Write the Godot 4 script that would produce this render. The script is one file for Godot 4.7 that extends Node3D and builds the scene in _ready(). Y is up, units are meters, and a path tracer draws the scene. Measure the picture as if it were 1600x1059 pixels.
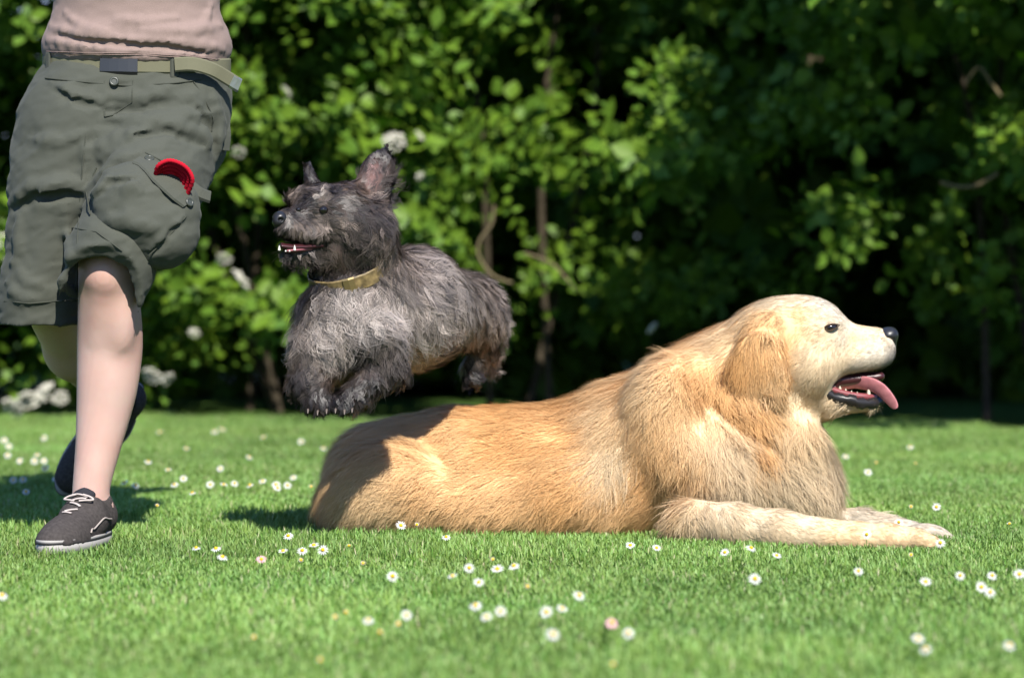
extends Node3D

# ------------------------------------------------------------------ camera figures
const EYE := Vector3(0.0, 0.5, 0.0)
const FOCAL_PX := 5333.0          # focal length in pixels of the 1600 x 1059 photograph
const TILT := -0.02428            # the horizon lies 129.5 px above the middle of the frame
var rng := RandomNumberGenerator.new()
var noise := FastNoiseLite.new()

# a point of the place from where it shows in the photograph and how far off it stands (metres along the view)
func at(px: float, py: float, d: float) -> Vector3:
	var a := atan(TILT)
	var ry := (529.5 - py) / FOCAL_PX
	var y := ry * cos(a) + sin(a)
	var z := -cos(a) + ry * sin(a)
	var k := d / -z
	return EYE + Vector3((px - 800.0) / FOCAL_PX * k, y * k, -d)

# ------------------------------------------------------------------ materials
func lin(r: float, g: float, b: float) -> Color:
	return Color(r, g, b).linear_to_srgb()

func mat(c: Color, rough := 0.7, spec := 0.4) -> StandardMaterial3D:
	var m := StandardMaterial3D.new()
	m.albedo_color = c
	m.roughness = rough
	m.metallic_specular = spec
	m.cull_mode = BaseMaterial3D.CULL_DISABLED
	return m

func vmat(rough := 0.7, spec := 0.3) -> StandardMaterial3D:
	var m := mat(Color.WHITE, rough, spec)
	m.vertex_color_use_as_albedo = true
	return m

func noise_tex(freq: float, lo: Color, hi: Color, sd: int, octaves := 4, size := 512) -> ImageTexture:
	var n := FastNoiseLite.new()
	n.seed = sd
	n.frequency = freq
	n.fractal_octaves = octaves
	var src := n.get_seamless_image(size, size)
	var im := Image.create(size, size, false, Image.FORMAT_RGB8)
	for y in size:
		for x in size:
			im.set_pixel(x, y, lo.lerp(hi, src.get_pixel(x, y).r))
	return ImageTexture.create_from_image(im)

# ------------------------------------------------------------------ nodes
func show_mesh(called: String, m: Mesh, material: Material, parent: Node) -> MeshInstance3D:
	var o := MeshInstance3D.new()
	o.name = called
	o.mesh = m
	o.material_override = material
	parent.add_child(o, true)
	return o

func thing(called: String, label: String, category: String, where := Vector3.ZERO, group := "") -> Node3D:
	var o := Node3D.new()
	o.name = called
	o.position = where
	add_child(o, true)
	o.set_meta("label", label)
	o.set_meta("category", category)
	if group:
		o.set_meta("group", group)
	return o

# ------------------------------------------------------------------ smooth solids: tapered capsules and ellipsoids
class Prim:
	var kind := 0
	var a: Vector3
	var ba: Vector3
	var inv := 0.0
	var ra := 0.0
	var rb := 0.0
	var k := 0.0
	var sub := false
	var box := Transform3D()     # world to own axes, for ellipsoids
	var r := Vector3.ONE
	var sz := 1.0                # stretch of a capsule's section along z
	func dist(p: Vector3) -> float:
		if kind == 0:
			var q := p - a
			if sz != 1.0:
				q.z /= sz
			var t := clampf(q.dot(ba) * inv, 0.0, 1.0)
			return ((q - ba * t).length() - ra - (rb - ra) * t) * (sz if sz < 1.0 else 1.0)
		var u := box * p
		var u1 := u / r
		var k0 := u1.length()
		if k0 < 0.0001:
			return -r[r.min_axis_index()]
		return k0 * (k0 - 1.0) / (u1 / r).length()

func cap(a: Vector3, b: Vector3, ra: float, rb: float, k := 0.02, sz := 1.0) -> Prim:
	var q := Prim.new()
	q.a = a
	q.ba = b - a
	q.ba.z /= sz
	q.inv = 1.0 / maxf(q.ba.length_squared(), 1e-9)
	q.ra = ra
	q.rb = rb
	q.k = k
	q.sz = sz
	return q

func ell(c: Vector3, r: Vector3, k := 0.02, turn := Vector3.ZERO) -> Prim:
	var q := Prim.new()
	q.kind = 1
	q.r = r
	q.k = k
	q.a = c
	q.box = Transform3D(Basis.from_euler(turn * PI / 180.0), c).affine_inverse()
	return q

func cut(q: Prim) -> Prim:
	q.sub = true
	return q

func field(p: Vector3, prims: Array) -> float:
	var d := 10.0
	for q: Prim in prims:
		var e := q.dist(p)
		if q.sub:
			e = -e
			var h := maxf(q.k - absf(d - e), 0.0)
			d = maxf(d, e) + h * h * 0.25 / q.k
		else:
			var h := maxf(q.k - absf(d - e), 0.0)
			d = minf(d, e) - h * h * 0.25 / q.k
	return d

func gradient(p: Vector3, prims: Array, e := 0.002) -> Vector3:
	return Vector3(field(p + Vector3(e, 0, 0), prims) - field(p - Vector3(e, 0, 0), prims), field(p + Vector3(0, e, 0), prims) - field(p - Vector3(0, e, 0), prims), field(p + Vector3(0, 0, e), prims) - field(p - Vector3(0, 0, e), prims)).normalized()

# where the sight line through a pixel first meets a solid, lifted by some millimetres
func on_solid(px: float, py: float, prims: Array, lift := 0.0, near := 5.3) -> Vector3:
	var p := at(px, py, near)
	var dir := (p - EYE).normalized()
	var gone := 0.0
	for i in 90:
		var d := field(p, prims)
		if d < 0.0006:
			break
		var step := d * 0.8
		p += dir * step
		gone += step
		if gone > 1.6:
			break
	if lift != 0.0:
		p += gradient(p, prims) * lift
	return p

func along_solid(pts: Array, prims: Array, lift := 0.0, steps := 6) -> PackedVector3Array:
	var out := PackedVector3Array()
	for i in pts.size() - 1:
		for s in steps:
			var t := float(s) / steps
			var p: Vector2 = Vector2(pts[i][0], pts[i][1]).lerp(Vector2(pts[i + 1][0], pts[i + 1][1]), t)
			out.append(on_solid(p.x, p.y, prims, lift))
	var last = pts[pts.size() - 1]
	out.append(on_solid(last[0], last[1], prims, lift))
	return out

# surface nets: one vertex in each cell that the surface crosses, one quad round each crossed edge
class Solid:
	var v := PackedVector3Array()
	var n := PackedVector3Array()
	var idx := PackedInt32Array()
	var len := PackedFloat32Array()      # length of the hair at each vertex

func mesh_solid(prims: Array, cell: float, wrinkle = null) -> Solid:
	var lo := Vector3(1e9, 1e9, 1e9)
	var hi := -lo
	for q: Prim in prims:
		if q.sub:
			continue
		if q.kind == 0:
			var m := maxf(q.ra, q.rb) * maxf(1.0, q.sz)
			var e := q.a + q.ba * Vector3(1, 1, q.sz)
			lo = lo.min(q.a - Vector3.ONE * m).min(e - Vector3.ONE * m)
			hi = hi.max(q.a + Vector3.ONE * m).max(e + Vector3.ONE * m)
		else:
			var m := q.r[q.r.max_axis_index()]
			lo = lo.min(q.a - Vector3.ONE * m)
			hi = hi.max(q.a + Vector3.ONE * m)
	lo -= Vector3.ONE * cell * 4.0
	hi += Vector3.ONE * cell * 4.0
	var B := 8
	var bx := int(ceil((hi.x - lo.x) / cell / B))
	var by := int(ceil((hi.y - lo.y) / cell / B))
	var bz := int(ceil((hi.z - lo.z) / cell / B))
	var nx := bx * B + 1
	var ny := by * B + 1
	var nz := bz * B + 1
	var sx := 1
	var sy := nx
	var szz := nx * ny
	var grid := PackedFloat32Array()
	grid.resize(nx * ny * nz)
	grid.fill(1.0)
	var active := []
	var rad := cell * B * 0.867
	for k in bz:
		for j in by:
			for i in bx:
				var c := lo + Vector3(i + 0.5, j + 0.5, k + 0.5) * cell * B
				var d := field(c, prims)
				if absf(d) > rad + cell * 3.0 + (0.02 if wrinkle != null else 0.0):
					if d < 0.0:
						for z in B:
							for y in B:
								var o := i * B + (j * B + y) * sy + (k * B + z) * szz
								for x in B:
									grid[o + x] = -1.0
					continue
				var near: Array = []
				for q: Prim in prims:
					var e := q.dist(c)
					if q.sub:
						if e < rad * 2.2 + q.k + 0.01:
							near.append(q)
					elif e < absf(d) + rad * 2.2 + q.k + 0.015:
						near.append(q)
				active.append(Vector3i(i, j, k))
				for z in B:
					for y in B:
						var o := i * B + (j * B + y) * sy + (k * B + z) * szz
						var p := lo + Vector3(i * B, j * B + y, k * B + z) * cell
						for x in B:
							var f := field(p, near)
							if wrinkle != null:
								f += wrinkle.call(p)
							grid[o + x] = f
							p.x += cell
	var s := Solid.new()
	var of := PackedInt32Array()
	of.resize(nx * ny * nz)
	of.fill(-1)
	var off := [0, 1, sy, sy + 1, szz, szz + 1, szz + sy, szz + sy + 1]
	var corner := [Vector3(0, 0, 0), Vector3(1, 0, 0), Vector3(0, 1, 0), Vector3(1, 1, 0), Vector3(0, 0, 1), Vector3(1, 0, 1), Vector3(0, 1, 1), Vector3(1, 1, 1)]
	var edges := [[0, 1], [2, 3], [4, 5], [6, 7], [0, 2], [1, 3], [4, 6], [5, 7], [0, 4], [1, 5], [2, 6], [3, 7]]
	var o1: int = off[1]
	var o2: int = off[2]
	var o3: int = off[3]
	var o4: int = off[4]
	var o5: int = off[5]
	var o6: int = off[6]
	var o7: int = off[7]
	var made := []
	for b: Vector3i in active:
		for z in B:
			for y in B:
				var o := b.x * B + (b.y * B + y) * sy + (b.z * B + z) * szz
				for x in B:
					var neg := int(grid[o] < 0.0) + int(grid[o + o1] < 0.0) + int(grid[o + o2] < 0.0) + int(grid[o + o3] < 0.0) + int(grid[o + o4] < 0.0) + int(grid[o + o5] < 0.0) + int(grid[o + o6] < 0.0) + int(grid[o + o7] < 0.0)
					if neg > 0 and neg < 8:
						var sum := Vector3.ZERO
						var cnt := 0
						for e in edges:
							var f0 := grid[o + off[e[0]]]
							var f1 := grid[o + off[e[1]]]
							if (f0 < 0.0) != (f1 < 0.0):
								var c0: Vector3 = corner[e[0]]
								sum += c0 + (corner[e[1]] - c0) * (f0 / (f0 - f1))
								cnt += 1
						of[o] = s.v.size()
						made.append(o)
						s.v.append(lo + (Vector3(b.x * B + x, b.y * B + y, b.z * B + z) + sum / cnt) * cell)
					o += 1
	for o: int in made:
		var f0 := grid[o] < 0.0
		for ax in 3:
			var e := sx if ax == 0 else sy if ax == 1 else szz
			var u := sy if ax == 0 else szz if ax == 1 else sx
			var w := szz if ax == 0 else sx if ax == 1 else sy
			if f0 == (grid[o + e] < 0.0) or o - u - w < 0:
				continue
			var a := of[o]
			var c1 := of[o - u]
			var c2 := of[o - u - w]
			var c3 := of[o - w]
			if c1 < 0 or c2 < 0 or c3 < 0:
				continue
			if f0:
				s.idx.append_array(PackedInt32Array([a, c2, c1, a, c3, c2]))
			else:
				s.idx.append_array(PackedInt32Array([a, c1, c2, a, c2, c3]))
	s.n.resize(s.v.size())
	for t in range(0, s.idx.size(), 3):
		var i0 := s.idx[t]
		var i1 := s.idx[t + 1]
		var i2 := s.idx[t + 2]
		var nn := (s.v[i2] - s.v[i0]).cross(s.v[i1] - s.v[i0])
		s.n[i0] += nn
		s.n[i1] += nn
		s.n[i2] += nn
	for i in s.n.size():
		s.n[i] = s.n[i].normalized()
	var agree := 0.0
	for i in range(0, s.v.size(), maxi(1, s.v.size() / 9)):
		agree += gradient(s.v[i], prims).dot(s.n[i])
	if agree < 0.0:
		for t in range(0, s.idx.size(), 3):
			var i1 := s.idx[t + 1]
			s.idx[t + 1] = s.idx[t + 2]
			s.idx[t + 2] = i1
		for i in s.n.size():
			s.n[i] = -s.n[i]
	return s

func array_mesh(v: PackedVector3Array, n: PackedVector3Array, idx: PackedInt32Array, col = null, uv = null) -> ArrayMesh:
	var arr := []
	arr.resize(Mesh.ARRAY_MAX)
	arr[Mesh.ARRAY_VERTEX] = v
	arr[Mesh.ARRAY_NORMAL] = n
	arr[Mesh.ARRAY_INDEX] = idx
	if col != null:
		arr[Mesh.ARRAY_COLOR] = col
	if uv != null:
		arr[Mesh.ARRAY_TEX_UV] = uv
	var m := ArrayMesh.new()
	m.add_surface_from_arrays(Mesh.PRIMITIVE_TRIANGLES, arr)
	return m

func solid_mesh(s: Solid, col = null) -> ArrayMesh:
	return array_mesh(s.v, s.n, s.idx, col)

# ------------------------------------------------------------------ swept shapes
# a tube through points; radii per point (x across, y along the up direction)
func sweep(pts: PackedVector3Array, rad: Array, sides := 10, up := Vector3(0, 0, 1), caps := true) -> ArrayMesh:
	var v := PackedVector3Array()
	var idx := PackedInt32Array()
	var uv := PackedVector2Array()
	var n := PackedVector3Array()
	var cnt := pts.size()
	for i in cnt:
		var t := (pts[mini(i + 1, cnt - 1)] - pts[maxi(i - 1, 0)]).normalized()
		var x := t.cross(up)
		if x.length() < 0.01:
			x = t.cross(Vector3(0.3, 1, 0.2))
		x = x.normalized()
		var y := x.cross(t).normalized()
		var r: Vector2 = rad[mini(i, rad.size() - 1)] if rad[0] is Vector2 else Vector2(rad[mini(i, rad.size() - 1)], rad[mini(i, rad.size() - 1)])
		for s in sides:
			var a := TAU * s / sides
			v.append(pts[i] + x * cos(a) * r.x + y * sin(a) * r.y)
			n.append((x * cos(a) * r.y + y * sin(a) * r.x).normalized())
			uv.append(Vector2(float(s) / sides, float(i) / cnt))
	for i in cnt - 1:
		for s in sides:
			var a := i * sides + s
			var b := i * sides + (s + 1) % sides
			idx.append_array(PackedInt32Array([a, b, a + sides, b, b + sides, a + sides]))
	if caps:
		for e in 2:
			var base := 0 if e == 0 else (cnt - 1) * sides
			var c := v.size()
			v.append(pts[0] if e == 0 else pts[cnt - 1])
			n.append((pts[0] - pts[1]).normalized() if e == 0 else (pts[cnt - 1] - pts[cnt - 2]).normalized())
			uv.append(Vector2.ZERO)
			for s in sides:
				if e == 0:
					idx.append_array(PackedInt32Array([c, base + (s + 1) % sides, base + s]))
				else:
					idx.append_array(PackedInt32Array([c, base + s, base + (s + 1) % sides]))
	return array_mesh(v, n, idx, null, uv)

func smooth_line(pts: Array, steps := 6) -> PackedVector3Array:
	var out := PackedVector3Array()
	for i in pts.size() - 1:
		var p0: Vector3 = pts[maxi(i - 1, 0)]
		var p1: Vector3 = pts[i]
		var p2: Vector3 = pts[i + 1]
		var p3: Vector3 = pts[mini(i + 2, pts.size() - 1)]
		for s in steps:
			out.append(p1.cubic_interpolate(p2, p0, p3, float(s) / steps))
	out.append(pts[pts.size() - 1])
	return out

# a strip of given thickness laid along points, its width across, its face along the normals
func strap(pts: PackedVector3Array, normals: PackedVector3Array, width: float, thick: float, widths = null) -> ArrayMesh:
	var st := SurfaceTool.new()
	st.begin(Mesh.PRIMITIVE_TRIANGLES)
	var rings := []
	var cnt := pts.size()
	for i in cnt:
		var t := (pts[mini(i + 1, cnt - 1)] - pts[maxi(i - 1, 0)]).normalized()
		var nn := normals[i].normalized()
		var x := t.cross(nn).normalized()
		var w: float = (width if widths == null else widths[i]) * 0.5
		var e := minf(w * 0.3, thick)
		rings.append([pts[i] - x * w, pts[i] - x * (w - e) + nn * thick, pts[i] + x * (w - e) + nn * thick, pts[i] + x * w, pts[i] - nn * thick * 0.3])
	for i in cnt - 1:
		for s in 5:
			st.set_smooth_group(-1)
			var a: Vector3 = rings[i][s]
			var b: Vector3 = rings[i][(s + 1) % 5]
			var c: Vector3 = rings[i + 1][s]
			var d: Vector3 = rings[i + 1][(s + 1) % 5]
			for p in [a, c, b, b, c, d]:
				st.add_vertex(p)
	for e in [0, cnt - 1]:
		for s in [1, 2, 3]:
			var tri := [rings[e][0], rings[e][s], rings[e][s + 1]]
			if e != 0:
				tri.reverse()
			for p in tri:
				st.add_vertex(p)
	st.generate_normals()
	return st.commit()

# ------------------------------------------------------------------ fur
# guide: [point, direction, length, colour, lift, reach]
func comb(p: Vector3, guides: Array) -> Array:
	var dir := Vector3.ZERO
	var length := 0.0
	var c := Color(0, 0, 0)
	var lift := 0.0
	var total := 0.0
	for g in guides:
		var w: float = p.distance_squared_to(g[0]) / (g[5] * g[5]) + 0.0007
		w = 1.0 / (w * w)
		dir += g[1] * w
		length += g[2] * w
		c += g[3] * w
		lift += g[4] * w
		total += w
	return [dir, length / total, c * (1.0 / total), lift / total]

# colour of the hide at every vertex; the length of the hair there goes to s.len
func coat_colours(s: Solid, guides: Array) -> PackedColorArray:
	var out := PackedColorArray()
	out.resize(s.v.size())
	s.len.resize(s.v.size())
	for i in s.v.size():
		var g := comb(s.v[i], guides)
		var c: Color = g[2]
		out[i] = c
		s.len[i] = g[1]
	return out

func fur(s: Solid, guides: Array, o: Dictionary) -> ArrayMesh:
	var clumps: int = o.clumps
	var per: int = o.per
	var seg: int = o.seg
	var width: float = o.width
	var curl: float = o.get("curl", 0.1)
	var tint: Callable = o.tint
	var spread: float = o.spread
	var gather: float = o.get("gather", 0.65)
	var skip = o.get("skip")
	var area := PackedFloat32Array()
	var sum := 0.0
	for t in range(0, s.idx.size(), 3):
		# shorter hair grows denser
		sum += (s.v[s.idx[t + 1]] - s.v[s.idx[t]]).cross(s.v[s.idx[t + 2]] - s.v[s.idx[t]]).length() * clampf(0.03 / s.len[s.idx[t]], 0.7, 4.0)
		area.append(sum)
	var v := PackedVector3Array()
	var n := PackedVector3Array()
	var c := PackedColorArray()
	var idx := PackedInt32Array()
	for k in clumps:
		var t := area.bsearch(rng.randf() * sum) * 3
		t = mini(t, s.idx.size() - 3)
		var b1 := rng.randf()
		var b2 := rng.randf()
		if b1 + b2 > 1.0:
			b1 = 1.0 - b1
			b2 = 1.0 - b2
		var p0 := s.v[s.idx[t]]
		var p := p0 + (s.v[s.idx[t + 1]] - p0) * b1 + (s.v[s.idx[t + 2]] - p0) * b2
		var nn := (s.n[s.idx[t]] * (1.0 - b1 - b2) + s.n[s.idx[t + 1]] * b1 + s.n[s.idx[t + 2]] * b2).normalized()
		if nn.z < -0.35 and rng.randf() < 0.75:     # the far flank is thinner, it is never seen
			continue
		if p.y < 0.012:
			continue
		if skip != null and skip.call(p, nn):
			continue
		var g := comb(p, guides)
		var dir: Vector3 = g[0] - nn * nn.dot(g[0])
		if dir.length() < 1e-6:
			continue
		dir = dir.normalized()
		var side := nn.cross(dir).normalized()
		var turn: float = noise.get_noise_3dv(p * 14.0) * o.get("swirl", 0.6) + rng.randfn(0.0, 0.10)
		dir = (dir * cos(turn) + side * sin(turn)).normalized()
		side = nn.cross(dir).normalized()
		var ln: float = g[1] * rng.randf_range(0.7, 1.2)
		var lift: float = g[3] + rng.randfn(0.0, 0.08)
		var col: Color = tint.call(g[2], p)
		var rr := spread * clampf(ln / 0.03, 0.4, 1.2)
		var segs := seg if ln > 0.016 else 2
		var ph := rng.randf() * TAU
		var wav := curl * rng.randf_range(0.4, 1.3) * (1.0 if ln > 0.016 else 0.25)
		var frq := rng.randf_range(2.5, 5.0)
		for h in per:
			var ou := rng.randfn(0.0, 0.6) * rr
			var ov := rng.randfn(0.0, 0.8) * rr
			var root := p + side * ou + dir * ov - nn * minf(0.002, ln * 0.04)
			var l2 := ln * rng.randf_range(0.75, 1.1)
			var jit := rng.randfn(0.0, 0.07)
			var tone := rng.randf_range(0.91, 1.09)
			var cc := Color(minf(col.r * tone, 0.95), minf(col.g * tone, 0.95), minf(col.b * tone, 0.95))
			var w0 := width * rng.randf_range(0.7, 1.3)
			var lf := maxf(lift + rng.randfn(0.0, 0.04), 0.045)
			var roll := rng.randfn(0.0, 0.14 if ln > 0.016 else 0.08)
			var ws := (side * cos(roll) + nn * sin(roll)) * w0
			var base := v.size()
			var nl := (nn - side * 0.32 + dir * 0.12).normalized()
			var nr := (nn + side * 0.32 + dir * 0.12).normalized()
			for q in segs + 1:
				var f := float(q) / segs
				var pos := root + dir * l2 * f + nn * (l2 * lf * f * (1.25 - 0.55 * f)) - (side * ou + dir * ov * 0.3) * gather * f * f
				pos += side * (sin(ph + frq * f) - sin(ph)) * wav * l2 * 0.35 + side * jit * l2 * f
				pos.y -= l2 * 0.06 * f * f
				if q < segs:
					var w := ws * (1.0 - 0.75 * f * f)
					v.append(pos - w)
					v.append(pos + w)
					n.append(nl)
					n.append(nr)
					c.append(cc)
					c.append(cc)
					if q > 0:
						var e := base + q * 2
						idx.append_array(PackedInt32Array([e - 2, e - 1, e, e - 1, e + 1, e]))
				else:
					v.append(pos)
					n.append(nn)
					c.append(cc)
					var e := base + q * 2
					idx.append_array(PackedInt32Array([e - 2, e - 1, e]))
	return array_mesh(v, n, idx, c)

func ball(r: Vector3, rings := 10, sides := 16) -> ArrayMesh:
	var st := SurfaceTool.new()
	var sp := SphereMesh.new()
	sp.radius = 1.0
	sp.height = 2.0
	sp.radial_segments = sides
	sp.rings = rings
	st.append_from(sp, 0, Transform3D(Basis.from_scale(r), Vector3.ZERO))
	return st.commit()

func tooth(r: float, h: float) -> ArrayMesh:
	return sweep(PackedVector3Array([Vector3(0, 0, 0), Vector3(0, h * 0.4, 0), Vector3(0, h * 0.8, 0), Vector3(0, h, 0)]), [r, r * 0.85, r * 0.4, r * 0.08], 7, Vector3(0, 0, 1))

func build_light() -> void:
	var cam := Camera3D.new()
	cam.name = "camera"
	var lens := CameraAttributesPhysical.new()
	lens.frustum_focal_length = 120.85
	lens.exposure_aperture = 3.9
	lens.frustum_focus_distance = 5.78
	lens.frustum_near = 0.1
	lens.frustum_far = 400.0
	cam.attributes = lens
	cam.keep_aspect = Camera3D.KEEP_HEIGHT
	cam.fov = rad_to_deg(2.0 * atan(529.5 / FOCAL_PX))
	cam.near = 0.1
	cam.far = 400.0
	cam.position = EYE
	cam.rotation = Vector3(atan(TILT), 0, 0)
	cam.current = true
	add_child(cam)
	var env := Environment.new()
	env.background_mode = Environment.BG_SKY
	var sky := Sky.new()
	var air := ProceduralSkyMaterial.new()
	air.sky_top_color = Color(0.36, 0.52, 0.80)
	air.sky_horizon_color = Color(0.78, 0.84, 0.92)
	air.sky_curve = 0.12
	air.ground_bottom_color = Color(0.12, 0.16, 0.08)
	air.ground_horizon_color = Color(0.35, 0.42, 0.3)
	sky.sky_material = air
	env.sky = sky
	env.background_energy_multiplier = 0.8
	env.tonemap_mode = Environment.TONE_MAPPER_LINEAR
	env.tonemap_exposure = 1.74
	env.sdfgi_enabled = true
	env.ssao_enabled = true
	env.ssil_enabled = true
	var around := WorldEnvironment.new()
	around.name = "surroundings"
	around.environment = env
	add_child(around)
	var sun := DirectionalLight3D.new()
	sun.name = "sun"
	sun.light_color = Color(1.0, 0.98, 0.94)
	sun.light_energy = 1.5
	sun.light_angular_distance = 0.53
	sun.shadow_enabled = true
	add_child(sun)
	sun.look_at_from_position(Vector3.ZERO, Vector3(-0.27, -1.0, -1.0), Vector3.UP)

# ------------------------------------------------------------------ the lawn
func blade_tile(side: float, count: int, sd: int, tall: float) -> ArrayMesh:
	var r := RandomNumberGenerator.new()
	r.seed = sd
	var v := PackedVector3Array()
	var n := PackedVector3Array()
	var c := PackedColorArray()
	var idx := PackedInt32Array()
	for k in count:
		var x := r.randf_range(-0.5, 0.5) * side
		var z := r.randf_range(-0.5, 0.5) * side
		var a := r.randf() * TAU
		var face := Vector3(cos(a), 0, sin(a))
		var lean := Vector3(-sin(a), 0, cos(a)) * r.randf_range(0.15, 1.15)
		var h := tall * r.randf_range(0.5, 1.25)
		var w := r.randf_range(0.0007, 0.0014)
		var pick := r.randf()
		var col := Color(0.165, 0.275, 0.046).lerp(Color(0.235, 0.35, 0.10), r.randf())
		if pick > 0.965:
			col = Color(0.38, 0.38, 0.20)
		elif pick > 0.80:
			col = Color(0.10, 0.225, 0.03)
		elif pick > 0.62:
			col = Color(0.24, 0.40, 0.12)
		var base := v.size()
		for q in 4:
			var f := q / 3.0
			var p := Vector3(x, h * f * (1.0 - 0.22 * f * lean.length()), z) + lean * h * 0.75 * f * f
			var t := (Vector3(0, 1, 0) + lean * 1.3 * f).normalized()
			var nn := face.cross(t).normalized()
			if q < 3:
				var ww := w * (1.0 - 0.35 * f)
				v.append(p - face * ww)
				v.append(p + face * ww)
				n.append(nn)
				n.append(nn)
				c.append(col)
				c.append(col)
				if q > 0:
					var e := base + q * 2
					idx.append_array(PackedInt32Array([e - 2, e, e - 1, e - 1, e, e + 1]))
			else:
				v.append(p)
				n.append(nn)
				c.append(col)
				var e := base + 6
				idx.append_array(PackedInt32Array([e - 2, e, e - 1]))
	return array_mesh(v, n, idx, c)

func scatter(called: String, m: Mesh, material: Material, parent: Node, where: Array, tints: Array) -> MultiMeshInstance3D:
	var mm := MultiMesh.new()
	mm.transform_format = MultiMesh.TRANSFORM_3D
	mm.use_colors = true
	mm.mesh = m
	mm.instance_count = where.size()
	for i in where.size():
		mm.set_instance_transform(i, where[i])
		mm.set_instance_color(i, tints[i])
	var o := MultiMeshInstance3D.new()
	o.name = called
	o.multimesh = mm
	o.material_override = material
	parent.add_child(o, true)
	return o

func build_lawn() -> void:
	var soil := mat(Color.WHITE, 0.95, 0.2)
	soil.albedo_texture = noise_tex(0.03, lin(0.035, 0.075, 0.014), lin(0.09, 0.16, 0.035), 51, 5, 512)
	soil.uv1_triplanar = true
	soil.uv1_world_triplanar = true
	soil.uv1_scale = Vector3(1.3, 1.3, 1.3)
	var sheet := PlaneMesh.new()
	sheet.size = Vector2(400, 400)
	var g := show_mesh("ground", sheet, soil, self)
	g.position = Vector3(0, 0, -20)
	g.set_meta("kind", "structure")
	g.set_meta("label", "flat mown lawn running back to the hedge")
	var green := vmat(0.55, 0.42)
	green.backlight_enabled = true
	green.backlight = Color(0.55, 0.6, 0.35)
	var lawn := Node3D.new()
	lawn.name = "grass"
	add_child(lawn)
	lawn.set_meta("kind", "stuff")
	lawn.set_meta("label", "short bright green mown grass covering the lawn")
	lawn.set_meta("category", "grass")
	var side := 0.30
	for k in 4:
		var m := blade_tile(side * 1.08, 3600, 400 + k, 0.0128 if k < 3 else 0.021)
		var where := []
		var tints := []
		var r := RandomNumberGenerator.new()
		r.seed = 900
		for j in 30:
			for i in 27:
				var pick := r.randi() % 4
				var turn := r.randi() % 4
				var ju := r.randf_range(-0.02, 0.02)
				var lush := r.randf_range(0.9, 1.1)
				if pick != k:
					continue
				var p := Vector3((i - 13) * side + ju, 0.002, -2.7 - j * side)
				if p.z < hedge_front(p.x) - 0.35:
					continue
				var patch := 1.0 + 0.30 * noise.get_noise_3dv(p * 1.1) + 0.2 * noise.get_noise_3dv(p * 3.1)
				where.append(Transform3D(Basis(Vector3.UP, turn * PI / 2.0 + ju * 4.0).scaled(Vector3(1, lush, 1)), p))
				tints.append(Color(patch * (1.0 + 0.12 * noise.get_noise_3dv(p * 2.0 + Vector3(9, 0, 0))), patch, patch))
		scatter("grass_blades", m, green, lawn, where, tints).set_meta("kind", "stuff")

func hedge_front(x: float) -> float:
	return -(10.32 - 0.26 * (x + 1.6))

# ------------------------------------------------------------------ daisies
func petal_mesh(count: int, r: float, droop: float, sd: int) -> ArrayMesh:
	var rr := RandomNumberGenerator.new()
	rr.seed = sd
	var st := SurfaceTool.new()
	st.begin(Mesh.PRIMITIVE_TRIANGLES)
	for k in count:
		var a := TAU * k / count + rr.randf_range(-0.07, 0.07)
		var d := Vector3(cos(a), 0, sin(a))
		var s := Vector3(-sin(a), 0, cos(a))
		var l := r * rr.randf_range(0.88, 1.06)
		var dip := droop + rr.randf_range(-0.12, 0.12)
		var p0 := d * r * 0.25
		var p1 := d * l * 0.7 + Vector3(0, -dip * l * 0.35, 0)
		var p2 := d * l + Vector3(0, -dip * l * 0.75, 0)
		var w := r * 0.105
		for q in [p0 - s * w * 0.5, p1 - s * w, p0 + s * w * 0.5, p0 + s * w * 0.5, p1 - s * w, p1 + s * w, p1 - s * w, p2 - s * w * 0.45, p1 + s * w, p1 + s * w, p2 - s * w * 0.45, p2 + s * w * 0.45]:
			st.add_vertex(q)
	st.generate_normals()
	return st.commit()

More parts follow.
